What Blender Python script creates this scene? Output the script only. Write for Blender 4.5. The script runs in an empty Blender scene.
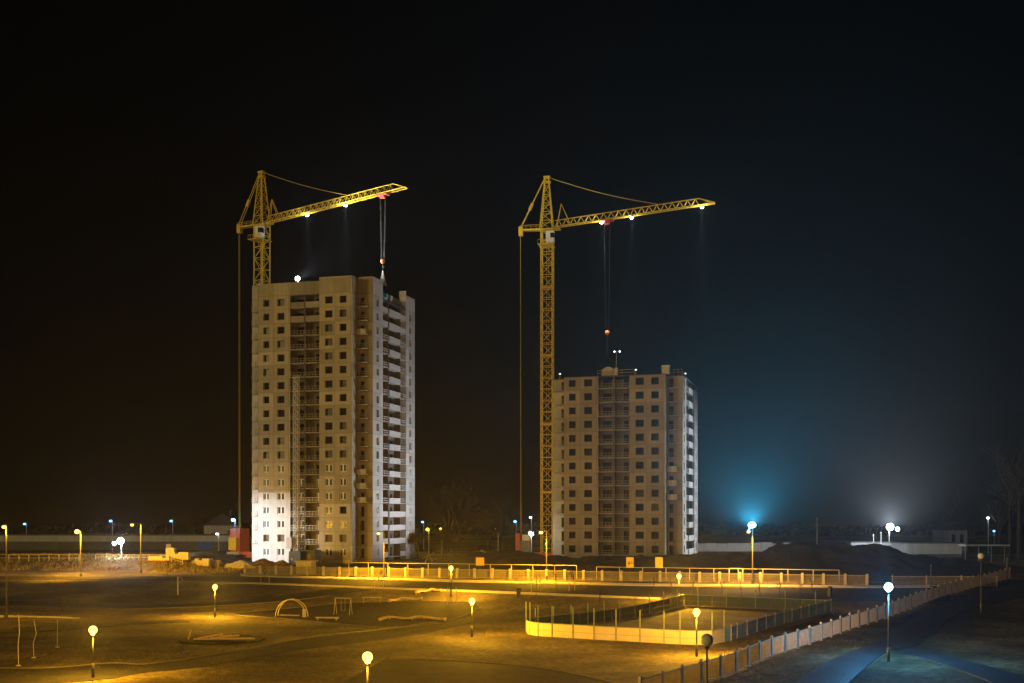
import bpy, math, random
from mathutils import Vector, Matrix
random.seed(7)
SC = bpy.context.scene
COL = SC.collection
F, HY, CX, CZ = 1200.0, 518.0, 512.0, 12.0
R = math.radians

# ------------------------------------------------------------------ helpers
def sstep(t):
    t = max(0.0, min(1.0, t)); return t*t*(3-2*t)
def hsh(i, j):
    n = math.sin(i*127.1 + j*311.7)*43758.5453; return n - math.floor(n)
def vnoise(x, y):
    i, j = math.floor(x), math.floor(y); fx, fy = sstep(x-i), sstep(y-j)
    a = hsh(i, j)*(1-fx)+hsh(i+1, j)*fx; b = hsh(i, j+1)*(1-fx)+hsh(i+1, j+1)*fx
    return a*(1-fy)+b*fy
def fbm(x, y, o=4):
    s, a = 0, .5
    for _ in range(o):
        s += a*vnoise(x, y); x = x*2.03+5.1; y = y*2.03+9.7; a *= .5
    return s
def yfence(x): return 186.5-.35*max(-80, min(70, x))
def terrain(x, y):
    yf = yfence(x)
    s1 = 2.5*sstep((y-(yf-45))/43.0) + .6*sstep((y-yf-10)/50.0)
    if x < -55:                                       # grassy bank on the left
        s1 += 2.3*sstep((-55-x)/9.0)*sstep((y-(yf+3))/12.0)*(1-.9*sstep((y-245)/30.0))
    d = ((x-15.6)*94-(y-86)*59)/111.0                  # right of the park fence line
    if d > -10 and y < 230:
        zr = max(.3, min(3.0, .8+.0229*(y-84)))
        w = sstep((d+10)/10.0)*(1-sstep((y-190)/40.0))
        s1 = s1*(1-w)+zr*w
    b = .0
    if y < 260: b = .10*(fbm(x*.25, y*.25, 3)-.45)
    return s1+b
def P(px, py, Y):
    return Vector(((px-CX)/F*Y, Y, CZ-(py-HY)/F*Y))
def gp(px, py):
    k, m = (px-CX)/F, -(py-HY)/F
    y0 = 45.0
    while y0 < 1500 and CZ+m*y0 > terrain(k*y0, y0): y0 += 1.0
    a, b = y0-1, y0
    for _ in range(14):
        c = (a+b)/2
        if CZ+m*c > terrain(k*c, c): a = c
        else: b = c
    return Vector((k*b, b, terrain(k*b, b)))
def on(px, Y, dz=0.0):
    x = (px-CX)/F*Y; return Vector((x, Y, terrain(x, Y)+dz))

# ------------------------------------------------------------------ materials
def nmat(name):
    m = bpy.data.materials.new(name); m.use_nodes = True
    n = m.node_tree.nodes; l = m.node_tree.links
    return m, n, l, n['Principled BSDF']
def mat(name, c, rough=.7, metal=0., var=.18, scale=1.5, bump=0.0, bscale=None, spec=.5, streak=False):
    m, n, l, b = nmat(name)
    b.inputs['Roughness'].default_value = rough; b.inputs['Metallic'].default_value = metal
    b.inputs['Specular IOR Level'].default_value = spec
    tc = n.new('ShaderNodeTexCoord'); no = n.new('ShaderNodeTexNoise')
    no.inputs['Scale'].default_value = scale; no.inputs['Detail'].default_value = 6; no.inputs['Roughness'].default_value = .65
    src = tc.outputs['Object']
    if streak:
        mp = n.new('ShaderNodeMapping'); mp.inputs['Scale'].default_value = (1, 1, .12)
        l.new(src, mp.inputs[0]); src = mp.outputs[0]
    l.new(src, no.inputs['Vector'])
    r = n.new('ShaderNodeValToRGB'); r.color_ramp.elements[0].position = .3; r.color_ramp.elements[1].position = .7
    r.color_ramp.elements[0].color = (*[x*(1-var) for x in c], 1); r.color_ramp.elements[1].color = (*[min(.95, x*(1+var)) for x in c], 1)
    l.new(no.outputs['Fac'], r.inputs[0]); l.new(r.outputs[0], b.inputs['Base Color'])
    if bump:
        n2 = n.new('ShaderNodeTexNoise'); n2.inputs['Scale'].default_value = bscale or scale*6; n2.inputs['Detail'].default_value = 5
        l.new(tc.outputs['Object'], n2.inputs['Vector'])
        bp = n.new('ShaderNodeBump'); bp.inputs['Strength'].default_value = bump; bp.inputs['Distance'].default_value = .08
        l.new(n2.outputs['Fac'], bp.inputs['Height']); l.new(bp.outputs[0], b.inputs['Normal'])
    return m
def concrete(name, c, panel=True):
    """precast panels: each storey-high panel has its own tone, joints are darker"""
    m, n, l, b = nmat(name); b.inputs['Roughness'].default_value = .9
    tc = n.new('ShaderNodeTexCoord'); sp = n.new('ShaderNodeSeparateXYZ'); l.new(tc.outputs['Object'], sp.inputs[0])
    def mth(op, a, v=None, v2=None):
        q = n.new('ShaderNodeMath'); q.operation = op
        if isinstance(a, (int, float)): q.inputs[0].default_value = a
        else: l.new(a, q.inputs[0])
        if v is not None:
            if isinstance(v, (int, float)): q.inputs[1].default_value = v
            else: l.new(v, q.inputs[1])
        return q.outputs[0]
    w = mth('ADD', sp.outputs[0], mth('MULTIPLY', sp.outputs[1], 1.0))
    u = mth('DIVIDE', mth('ADD', w, 214.4), 3.4); v = mth('DIVIDE', mth('ADD', sp.outputs[2], 28.2-.72), 2.82)
    fu, fv = mth('FLOOR', u), mth('FLOOR', v)
    cb = n.new('ShaderNodeCombineXYZ'); l.new(fu, cb.inputs[0]); l.new(fv, cb.inputs[1])
    wn = n.new('ShaderNodeTexWhiteNoise'); l.new(cb.outputs[0], wn.inputs['Vector'])
    jv = mth('MAXIMUM', mth('LESS_THAN', mth('FRACT', v), .026), mth('LESS_THAN', mth('FRACT', u), .02))
    no = n.new('ShaderNodeTexNoise'); no.inputs['Scale'].default_value = .9; no.inputs['Detail'].default_value = 8; no.inputs['Roughness'].default_value = .7
    mp = n.new('ShaderNodeMapping'); mp.inputs['Scale'].default_value = (1, 1, .35); l.new(tc.outputs['Object'], mp.inputs[0]); l.new(mp.outputs[0], no.inputs['Vector'])
    tone = mth('ADD', mth('MULTIPLY', wn.outputs['Value'], .36 if panel else .04), mth('MULTIPLY', no.outputs['Fac'], .55))
    st = n.new('ShaderNodeTexNoise'); st.inputs['Scale'].default_value = 1.7; st.inputs['Detail'].default_value = 5
    mp2 = n.new('ShaderNodeMapping'); mp2.inputs['Scale'].default_value = (1, 1, .06); l.new(tc.outputs['Object'], mp2.inputs[0]); l.new(mp2.outputs[0], st.inputs['Vector'])
    tone = mth('ADD', tone, mth('MULTIPLY', mth('SUBTRACT', st.outputs['Fac'], .5), .5))
    tone = mth('ADD', tone, .55)
    tone = mth('MULTIPLY', tone, mth('SUBTRACT', 1.0, mth('MULTIPLY', jv, .45 if panel else .12)))
    mx = n.new('ShaderNodeVectorMath'); mx.operation = 'SCALE'; mx.inputs[0].default_value = c; l.new(tone, mx.inputs['Scale'])
    l.new(mx.outputs[0], b.inputs['Base Color'])
    return m
def emis(name, c, s):
    m = bpy.data.materials.new(name); m.use_nodes = True; n = m.node_tree.nodes; l = m.node_tree.links
    n.clear(); e = n.new('ShaderNodeEmission'); o = n.new('ShaderNodeOutputMaterial')
    e.inputs[0].default_value = (*c, 1); e.inputs[1].default_value = s; l.new(e.outputs[0], o.inputs[0])
    m.cycles.emission_sampling = 'NONE'
    return m
SOD = (1.0, .47, .02); CYAN = (.10, .48, 1.0); COOL = (.80, .88, 1.0); WARMW = (1.0, .86, .62); BLUEW = (.35, .75, 1.0)
M = {}
M['conc'] = concrete('bare_concrete_panels', (.42, .365, .26))
M['conc2'] = concrete('darker_concrete_panels', (.34, .295, .21))
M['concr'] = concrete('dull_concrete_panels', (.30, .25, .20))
M['concside'] = concrete('grey_concrete_panels', (.50, .47, .42))
M['render'] = concrete('white_render', (.78, .77, .74), False)
M['primer'] = concrete('grey_primer', (.50, .47, .40), True)
M['recess'] = mat('recess_shade_concrete', (.13, .108, .082), .9, var=.3, scale=.6)  # concrete darkened so the loggia shade sits in its colour
M['parapet'] = mat('balcony_concrete', (.55, .52, .47), .85, var=.15, scale=1.2)
M['slab'] = mat('slab_concrete', (.38, .35, .29), .9)
M['roofing'] = mat('roofing_felt', (.06, .06, .06), .9)
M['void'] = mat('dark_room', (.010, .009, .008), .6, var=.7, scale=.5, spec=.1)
M['glass'] = mat('window_glass', (.010, .010, .011), .22, var=.4, scale=.4, spec=.3)
M['pvc'] = mat('white_window_frame', (.78, .78, .78), .4, var=.05)
M['board'] = mat('boarded_opening', (.16, .12, .09), .8, var=.3)
M['rail'] = mat('primed_railing_steel', (.35, .30, .22), .6)
M['wrail'] = mat('white_painted_steel', (.7, .68, .64), .5)
M['yellow'] = mat('crane_yellow_paint', (.78, .54, .035), .45, var=.22, scale=2.5)
M['cabwhite'] = mat('cab_white_paint', (.75, .75, .73), .4, var=.06)
M['rope'] = mat('steel_rope', (.08, .075, .065), .5, .4)
M['yrope'] = mat('yellow_pendant', (.55, .40, .08), .5)
M['redsteel'] = mat('red_oxide_steel', (.60, .11, .07), .55, var=.25)
M['orange'] = mat('orange_paint', (.75, .22, .05), .5)
M['ballast'] = mat('ballast_concrete', (.30, .25, .2), .9, var=.25)
M['grey'] = mat('galvanised_steel', (.35, .35, .35), .5, .3, var=.2)
M['darksteel'] = mat('dark_painted_steel', (.05, .05, .05), .5, var=.3)
M['post'] = mat('pale_concrete_post', (.40, .36, .26), .85, var=.2, scale=3)
M['wire'] = mat('welded_wire', (.34, .29, .18), .6)
M['bpost'] = mat('weathered_concrete_post', (.36, .32, .26), .85, var=.2, scale=3)
M['bwire'] = mat('rusty_wire', (.34, .27, .19), .7)
M['asphalt'] = mat('asphalt', (.024, .023, .022), .85, spec=.15, var=.45, scale=.55, bump=.5, bscale=14)
M['wetasphalt'] = mat('damp_asphalt', (.045, .047, .05), .55, spec=.3, var=.4, scale=.4, bump=.35, bscale=10)
M['paving'] = mat('pale_paving', (.44, .40, .32), .85, var=.25, scale=1.0, bump=.3)
M['rubber'] = mat('dark_play_surface', (.016, .014, .012), .9, spec=.1, var=.4, scale=.7, bump=.3)
M['sand'] = mat('sandy_rink_floor', (.085, .07, .05), .9, var=.75, scale=.18, bump=.3)
M['soil'] = mat('dark_soil', (.024, .017, .012), .95, var=.5, scale=.35, bump=1.0, bscale=1.4)
M['boards'] = mat('cream_rink_board', (.58, .46, .22), .6, var=.1, scale=1.0)
M['gboards'] = mat('blue_green_rink_board', (.13, .25, .24), .6, var=.2)
M['dboards'] = mat('dark_green_rink_board', (.022, .04, .028), .7, var=.2)
M['gpost'] = mat('green_steel_post', (.16, .20, .07), .5)
M['bark'] = mat('tree_bark', (.02, .017, .012), .9, var=.3, scale=4)
M['twig'] = mat('bare_twigs', (.018, .014, .01), .9, var=.3)
M['leaf'] = mat('dry_brown_leaves', (.05, .03, .015), .9, var=.4, scale=2)
M['wood'] = mat('weathered_wood', (.42, .30, .15), .8, var=.25, scale=3, streak=True)
M['sign'] = mat('yellow_sign_face', (.85, .55, .02), .4, var=.03)
M['black'] = mat('black_paint', (.015, .015, .015), .5)
M['bluebox'] = mat('blue_container_paint', (.03, .10, .45), .5, var=.25)
M['ybooth'] = mat('cream_booth_cladding', (.62, .50, .20), .6, var=.12, streak=True)
M['pale'] = mat('pale_block', (.48, .45, .41), .85, var=.15, scale=2)
M['rubble'] = mat('brick_rubble', (.12, .07, .05), .95, var=.5, scale=2)
M['shedup'] = mat('pale_corrugated_cladding', (.36, .38, .40), .6, var=.2, scale=.6, streak=True)
M['sheddn'] = mat('dark_plinth', (.09, .09, .09), .8, var=.3)
M['tarp'] = mat('blue_tarpaulin', (.05, .35, .60), .5)
M['globeoff'] = mat('opal_globe_unlit', (.72, .66, .58), .25, var=.04)
M['pants'] = mat('pole_paint', (.10, .10, .09), .45, var=.25)
M['lpole'] = mat('light_pole_paint', (.06, .055, .05), .5, var=.2)
for k, c, s in (('Lsod', (1, .60, .13), 3.4), ('Lcyan', (.25, .75, 1), 22), ('Lcool', (.9, .95, 1), 45), ('Lwarm', WARMW, 40), ('Lblue', BLUEW, 25), ('Lfar', SOD, 9), ('Lfarblue', (.2, .65, 1.0), 4), ('Lfarwhite', (.85, .9, 1.0), 5), ('Lroom', (1, .62, .2), .35)):
    M[k] = emis('lit_lamp_'+k[1:].lower(), c, s)

# ground: dead grass, bare earth, worn patches
def ground_mat():
    m, n, l, b = nmat('park_ground'); b.inputs['Roughness'].default_value = .95; b.inputs['Specular IOR Level'].default_value = .2
    tc = n.new('ShaderNodeTexCoord')
    def noise(s, d=6, r=.6):
        q = n.new('ShaderNodeTexNoise'); q.inputs['Scale'].default_value = s; q.inputs['Detail'].default_value = d; q.inputs['Roughness'].default_value = r
        l.new(tc.outputs['Object'], q.inputs['Vector']); return q.outputs['Fac']
    r1 = n.new('ShaderNodeValToRGB'); e = r1.color_ramp.elements
    e[0].position = .36; e[0].color = (.022, .018, .012, 1); e[1].position = .66; e[1].color = (.25, .21, .115, 1)
    q = e.new(.5); q.color = (.09, .076, .044, 1)
    l.new(noise(.07, 9, .66), r1.inputs[0])
    r2 = n.new('ShaderNodeValToRGB'); r2.color_ramp.elements[0].position = .33; r2.color_ramp.elements[0].color = (.30, .28, .25, 1)
    r2.color_ramp.elements[1].position = .68; r2.color_ramp.elements[1].color = (1.5, 1.45, 1.35, 1)
    l.new(noise(1.6, 8, .7), r2.inputs[0])
    mx = n.new('ShaderNodeMix'); mx.data_type = 'RGBA'; mx.blend_type = 'MULTIPLY'; mx.inputs[0].default_value = 1
    l.new(r1.outputs[0], mx.inputs[6]); l.new(r2.outputs[0], mx.inputs[7]); l.new(mx.outputs[2], b.inputs['Base Color'])
    bp = n.new('ShaderNodeBump'); bp.inputs['Strength'].default_value = .9; bp.inputs['Distance'].default_value = .12
    l.new(noise(3.2, 7, .7), bp.inputs['Height']); l.new(bp.outputs[0], b.inputs['Normal'])
    return m
M['ground'] = ground_mat()

# ------------------------------------------------------------------ mesh builder
class MB:
    def __init__(s): s.v = []; s.f = []
    def quad(s, a, b, c, d):
        i = len(s.v); s.v += [tuple(a), tuple(b), tuple(c), tuple(d)]; s.f.append((i, i+1, i+2, i+3)); return s
    def tri(s, a, b, c):
        i = len(s.v); s.v += [tuple(a), tuple(b), tuple(c)]; s.f.append((i, i+1, i+2)); return s
    def box(s, lo, hi):
        x0, y0, z0 = lo; x1, y1, z1 = hi; i = len(s.v)
        s.v += [(x0, y0, z0), (x1, y0, z0), (x1, y1, z0), (x0, y1, z0), (x0, y0, z1), (x1, y0, z1), (x1, y1, z1), (x0, y1, z1)]
        s.f += [tuple(i+k for k in q) for q in ((3, 2, 1, 0), (4, 5, 6, 7), (0, 1, 5, 4), (1, 2, 6, 5), (2, 3, 7, 6), (3, 0, 4, 7))]; return s
    def bar(s, a, b, r, r2=None, n=4, rot=None):
        a, b = Vector(a), Vector(b); d = b-a
        if d.length < 1e-6: return s
        d.normalize(); up = Vector((0, 0, 1)) if abs(d.z) < .95 else Vector((1, 0, 0))
        x = d.cross(up).normalized(); y = d.cross(x); r2 = r if r2 is None else r2
        if rot is None: rot = math.pi/4 if n == 4 else 0
        i = len(s.v)
        for c, rr in ((a, r), (b, r2)):
            for k in range(n):
                t = 2*math.pi*k/n+rot; s.v.append(tuple(c+(x*math.cos(t)+y*math.sin(t))*rr))
        for k in range(n): s.f.append((i+k, i+(k+1) % n, i+n+(k+1) % n, i+n+k))
        s.f.append(tuple(i+k for k in range(n))[::-1]); s.f.append(tuple(i+n+k for k in range(n))); return s
    def path(s, pts, r, n=6):
        for a, b in zip(pts[:-1], pts[1:]): s.bar(a, b, r, n=n)
        return s
    def lathe(s, prof, c=(0, 0, 0), n=14):
        i = len(s.v); c = Vector(c)
        for r, z in prof:
            for k in range(n):
                t = 2*math.pi*k/n; s.v.append((c.x+r*math.cos(t), c.y+r*math.sin(t), c.z+z))
        for j in range(len(prof)-1):
            for k in range(n):
                s.f.append((i+j*n+k, i+j*n+(k+1) % n, i+(j+1)*n+(k+1) % n, i+(j+1)*n+k))
        s.f.append(tuple(i+k for k in range(n))[::-1]); s.f.append(tuple(i+(len(prof)-1)*n+k for k in range(n))); return s
    def ball(s, c, r, n=16, m=10, sz=1.0):
        prof = [(max(.002, r*math.sin(math.pi*j/m)), -r*sz*math.cos(math.pi*j/m)) for j in range(m+1)]
        return s.lathe(prof, c, n)
    def build(s, name, m, parent=None, smooth=False):
        me = bpy.data.meshes.new(name); me.from_pydata(s.v, [], s.f); me.update()
        if smooth:
            for p in me.polygons: p.use_smooth = True
        o = bpy.data.objects.new(name, me); COL.objects.link(o)
        me.materials.append(M[m] if isinstance(m, str) else m)
        if parent is not None: o.parent = parent
        return o
def tag(o, label=None, cat=None, group=None, kind=None):
    if label: o['label'] = label
    if cat: o['category'] = cat
    if group: o['group'] = group
    if kind: o['kind'] = kind
    return o
def empty(name, loc, rz, label, cat, group=None):
    o = bpy.data.objects.new(name, None); COL.objects.link(o); o.location = loc; o.rotation_euler = (0, 0, rz)
    o.empty_display_size = .5
    return tag(o, label, cat, group)
def copy_tree(o, parent=None):
    c = o.copy(); COL.objects.link(c); c.parent = parent
    for ch in list(o.children): copy_tree(ch, c)
    return c
def light(kind, loc, power, color, parent=None, rad=.25, aim=None, cone=60, blend=.6, name='lamp_light'):
    d = bpy.data.lights.new(name, kind); d.energy = power; d.color = color; d.shadow_soft_size = rad
    try: d.use_soft_falloff = False
    except Exception: pass
    if kind == 'SPOT':
        d.spot_size = R(cone); d.spot_blend = blend
    o = bpy.data.objects.new(name, d); COL.objects.link(o); o.location = loc
    if aim is not None:
        o.rotation_euler = (Vector(aim)-Vector(loc)).to_track_quat('-Z', 'Y').to_euler()
    if parent is not None: o.parent = parent
    return o

# ------------------------------------------------------------------ camera, sky, weak town glow
cd = bpy.data.cameras.new('camera'); cam = bpy.data.objects.new('camera', cd); COL.objects.link(cam)
cam.location = (0, 0, CZ); cam.rotation_euler = (R(90), 0, 0)
cd.sensor_width = 36; cd.lens = F/1024*36; cd.shift_y = (HY-341.5)/1024; cd.clip_start = .5; cd.clip_end = 9000
SC.camera = cam
SUN_AZ = R(51)        # the glow of the town comes from behind and left of the camera
SUN_EL = R(5)
w = bpy.data.worlds.new('World'); SC.world = w; w.use_nodes = True
wn, wl = w.node_tree.nodes, w.node_tree.links
sky = wn.new('ShaderNodeTexSky'); sky.sky_type = 'NISHITA'; sky.sun_disc = False
sky.sun_elevation = SUN_EL; sky.sun_rotation = math.pi+SUN_AZ
wl.new(sky.outputs[0], wn['Background'].inputs[0]); wn['Background'].inputs[1].default_value = .0002
sd = bpy.data.lights.new('town_glow', 'SUN'); so = bpy.data.objects.new('town_glow', sd); COL.objects.link(so)
sd.energy = .78; sd.angle = R(14); sd.color = (1.0, .74, .23)
dirv = Vector((math.sin(SUN_AZ)*math.cos(SUN_EL), math.cos(SUN_AZ)*math.cos(SUN_EL), -math.sin(SUN_EL)))
so.rotation_euler = dirv.to_track_quat('-Z', 'Y').to_euler(); so.location = (-200, -200, 80)
vs = SC.view_settings; vs.view_transform = 'Standard'; vs.look = 'None'; vs.exposure = 0; vs.gamma = 1; vs.use_curve_mapping = False
cy = SC.cycles
cy.use_denoising = True; cy.max_bounces = 5; cy.diffuse_bounces = 2; cy.glossy_bounces = 2; cy.transmission_bounces = 2; cy.volume_bounces = 0
cy.transparent_max_bounces = 8; cy.use_light_tree = True; cy.sample_clamp_indirect = 4; cy.caustics_reflective = False; cy.caustics_refractive = False

# ------------------------------------------------------------------ ground
def build_ground():
    xs, ys = [], []
    x = -190.0
    while x <= 190: xs.append(x); x += 1.6
    xs = [-800, -600, -400, -280]+xs+[280, 400, 600, 800]
    y = 40.0
    while y <= 262: ys.append(y); y += 1.2
    ys = [-60, -20, 10, 28]+ys+[275, 300, 340, 400, 500, 650, 820]
    v = [(x, y, terrain(x, y)) for y in ys for x in xs]; nx = len(xs)
    f = [(j*nx+i, j*nx+i+1, (j+1)*nx+i+1, (j+1)*nx+i) for j in range(len(ys)-1) for i in range(nx-1)]
    me = bpy.data.meshes.new('ground'); me.from_pydata(v, [], f); me.update()
    for p in me.polygons: p.use_smooth = True
    o = bpy.data.objects.new('ground', me); COL.objects.link(o); me.materials.append(M['ground']); tag(o, kind='structure')
build_ground()
def smooth_px(pts, n):
    out = []; m = len(pts)-1
    for i in range(n+1):
        t = i/n*m; k = min(int(t), m-1); u = t-k
        p0, p1, p2, p3 = pts[max(k-1, 0)], pts[k], pts[k+1], pts[min(k+2, m)]
        out.append(tuple(.5*((2*b)+(c-a)*u+(2*a-5*b+4*c-d)*u*u+(3*b-a-3*c+d)*u**3) for a, b, c, d in zip(p0, p1, p2, p3)))
    return out
def sheet(name, A, B, m, n=70, lift=.035, thick=.0, label=None, world=False):
    """a surface laid on the terrain between two edges"""
    A, B = smooth_px(A, n), smooth_px(B, n); mb = MB()
    if not world:
        A = [gp(*p) for p in A]; B = [gp(*p) for p in B]
    else:
        A = [Vector((p[0], p[1], 0)) for p in A]; B = [Vector((p[0], p[1], 0)) for p in B]
    width = max((a-b).length for a, b in zip(A, B)); k = max(2, int(width/1.2))
    rows = []
    for a, b in zip(A, B):
        r = []
        for j in range(k+1):
            p = a.lerp(b, j/k); r.append((p.x, p.y, terrain(p.x, p.y)+lift+.02*math.sin(math.pi*j/k)))
        rows.append(r)
    for i in range(n):
        for j in range(k): mb.quad(rows[i][j], rows[i+1][j], rows[i+1][j+1], rows[i][j+1])
    for i in range(n):                                  # side skirts
        for j in (0, k):
            a, b = rows[i][j], rows[i+1][j]; mb.quad(a, b, (b[0], b[1], b[2]-.12), (a[0], a[1], a[2]-.12))
    return tag(mb.build(name, m), kind='structure')
sheet('road', [(-60, 576), (120, 577), (250, 577), (345, 580), (540, 584.5), (700, 587.5), (860, 588.5), (950, 588)],
      [(-60, 579.5), (120, 580), (250, 582), (385, 587), (500, 591), (600, 595), (720, 600), (800, 601.5), (950, 602)], 'asphalt', 110)
sheet('pavement', [(215, 582.8), (250, 582.6), (385, 587.4), (500, 591.4), (600, 595.4), (660, 598)],
      [(215, 584.2), (250, 584), (385, 589), (500, 593.4), (600, 597.4), (660, 599.6)], 'paving', 80, .05)
sheet('pavement', [(240, 574.2), (345, 577.6), (540, 582.2), (700, 584.8), (860, 586), (930, 585.5)],
      [(240, 576.2), (345, 579.4), (540, 584), (700, 586.8), (860, 588), (930, 587.5)], 'paving', 90, .11)
sheet('path', [(-40, 600), (40, 602), (90, 605), (150, 605), (230, 601.5), (290, 595), (325, 589.8), (345, 587.5)],
      [(-40, 606), (40, 606.5), (90, 609), (150, 608.5), (230, 605), (290, 600.5), (330, 595.5), (372, 590)], 'asphalt', 90, .04)
sheet('path', [(-40, 615.5), (30, 616), (80, 618)], [(-40, 617.5), (30, 617.6), (80, 618.8)], 'paving', 30, .05)
sheet('play_surface', [(238, 614), (262, 611.5), (300, 608), (340, 604), (420, 602), (476, 604)],
      [(236, 615), (262, 617), (300, 620), (380, 627), (440, 623), (480, 609)], 'rubber', 60, .05)
sheet('path', [(-60, 668), (40, 669), (110, 664), (150, 664.5), (230, 653), (310, 638), (400, 628), (470, 617)],
      [(-60, 690), (60, 683), (110, 679), (143, 673), (200, 667), (300, 650), (410, 636), (485, 619)], 'asphalt', 90, .035)
sheet('path', [(385, 659.5), (460, 662.5), (545, 670), (640, 690)], [(330, 690), (420, 694), (520, 700), (600, 712)], 'asphalt', 50, .045)
sheet('path', [(-20, 632), (60, 628), (130, 622), (185, 620)], [(-20, 634), (60, 630.5), (130, 625), (190, 622)], 'asphalt', 50, .04)
sheet('side_road', [(740, 720), (824, 664), (870, 645), (905, 623), (950, 602), (1010, 585.5), (1060, 578)],
      [(815, 715), (880, 656), (915, 646), (930, 636), (960, 613), (1024, 597), (1075, 586)], 'wetasphalt', 90, .045)
sheet('path', [(908, 648.5), (935, 652), (1000, 670), (1050, 682)], [(893, 654), (925, 659), (985, 680), (1030, 700)], 'wetasphalt', 40, .04)

def kerb(pts, n=70, m='kerbstone', lift=.1, w=.09):
    q = [gp(*p) for p in smooth_px(pts, n)]; mb = MB()
    for a, b in zip(q[:-1], q[1:]):
        d = (b-a); d.z = 0
        if d.length < .05: continue
        d.normalize(); s_ = Vector((-d.y, d.x, 0))*w; U = Vector((0, 0, lift)); D = Vector((0, 0, -.1))
        b2 = b-d*.03
        mb.quad(a+s_+U, a-s_+U, b2-s_+U, b2+s_+U); mb.quad(a-s_+D, b2-s_+D, b2-s_+U, a-s_+U); mb.quad(b2+s_+D, a+s_+D, a+s_+U, b2+s_+U)
    tag(mb.build('kerb', m), kind='structure')
M['kerbstone'] = mat('kerb_stone', (.10, .09, .075), .9, var=.3, scale=2)
kerb([(238, 613.6), (262, 611.1), (300, 607.6), (340, 603.6), (420, 601.7), (476, 603.7)])
kerb([(236, 615.4), (262, 617.4), (300, 620.4), (380, 627.4), (440, 623.4), (480, 609.4)])
kerb([(-60, 667.6), (40, 668.6), (110, 663.6), (150, 664), (230, 652.5), (310, 637.5), (400, 627.5), (470, 616.5)])
kerb([(385, 659), (460, 662), (545, 669.5), (640, 689)])
kerb([(-40, 606.4), (40, 606.9), (90, 609.4), (150, 608.9), (230, 605.4), (290, 600.9), (330, 595.9)])
# ------------------------------------------------------------------ soil mounds
MPX = [(395, 574), (415, 567), (440, 559), (470, 553.5), (500, 551.5), (530, 552.5), (550, 556), (600, 558.5), (650, 557.5), (690, 556), (702, 552.5), (712, 553), (722, 556),
       (737, 553), (757, 556.5), (770, 549), (782, 544.5), (793, 542.5), (808, 545), (820, 543.5), (840, 544.5), (865, 543), (885, 545), (900, 550), (920, 556.5), (950, 560), (985, 563), (1010, 566), (1040, 573)]
def mound_top(px):
    if px <= MPX[0][0]: return MPX[0][1]
    for (a, ya), (b, yb) in zip(MPX[:-1], MPX[1:]):
        if px <= b:
            t = (px-a)/(b-a); return ya+(yb-ya)*(.5*t+.5*sstep(t))
    return MPX[-1][1]
def build_mound():
    YC = 209.0; nx, ny = 240, 34; v = []; f = []
    for i in range(nx+1):
        x = -22+118*i/nx
        px = CX+x/YC*F; zt = CZ-(mound_top(px)-HY)/F*YC
        for j in range(ny+1):
            s = j/ny; y = 192+34*s
            yl = max(y, yfence(x)+6)
            prof = math.sin(math.pi*min(1, max(0, s)))**.8*(1-.25*abs(s-.5))
            b = terrain(x, y)
            n = (fbm(x*.35, y*.35, 4)-.47)*2.2*prof
            e = sstep(i/12)*sstep((nx-i)/12)
            z = b-.25+(max(.2, zt-b+.2)*prof+n)*e
            v.append((x, y+(2.0*(fbm(x*.15, 7.7)-.5)), z))
    for i in range(nx):
        for j in range(ny):
            a = i*(ny+1)+j; f.append((a, a+ny+1, a+ny+2, a+1))
    me = bpy.data.meshes.new('soil_mound'); me.from_pydata(v, [], f); me.update()
    for p in me.polygons: p.use_smooth = True
    o = bpy.data.objects.new('soil_mound', me); COL.objects.link(o); me.materials.append(M['soil']); tag(o, kind='structure')
build_mound()

# ------------------------------------------------------------------ towers
FL = 2.82; T16 = R(-16)
def wallrun(mb, p0, p1, z0, z1, ops=(), depth=.62):
    """a wall from p0 to p1 (u,v) with real openings (a,b,za,zb along the run) and their reveals; outward is to the right of travel"""
    p0, p1 = Vector(p0), Vector(p1); L = (p1-p0).length; d = (p1-p0)/L; inn = Vector((-d.y, d.x))
    us = sorted({0, L, *[o[0] for o in ops], *[o[1] for o in ops]}); zs = sorted({z0, z1, *[o[2] for o in ops if z0 <= o[2] <= z1], *[o[3] for o in ops if z0 <= o[3] <= z1]})
    pt = lambda u, z, k=0: (p0.x+d.x*u+inn.x*k, p0.y+d.y*u+inn.y*k, z)
    for za, zb in zip(zs[:-1], zs[1:]):
        zc = (za+zb)/2; run = None
        for ua, ub in zip(us[:-1], us[1:]):
            uc = (ua+ub)/2
            hole = any(o[0] < uc < o[1] and o[2] < zc < o[3] for o in ops)
            if not hole: mb.quad(pt(ua, za), pt(ub, za), pt(ub, zb), pt(ua, zb))
    for a, b, za, zb in ops:
        if not (z0 <= za and zb <= z1): continue
        mb.quad(pt(a, za), pt(a, za, depth), pt(a, zb, depth), pt(a, zb)); mb.quad(pt(b, za, depth), pt(b, za), pt(b, zb), pt(b, zb, depth))
        mb.quad(pt(a, za), pt(b, za), pt(b, za, depth), pt(a, za, depth)); mb.quad(pt(a, zb, depth), pt(b, zb, depth), pt(b, zb), pt(a, zb))
    return pt
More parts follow.
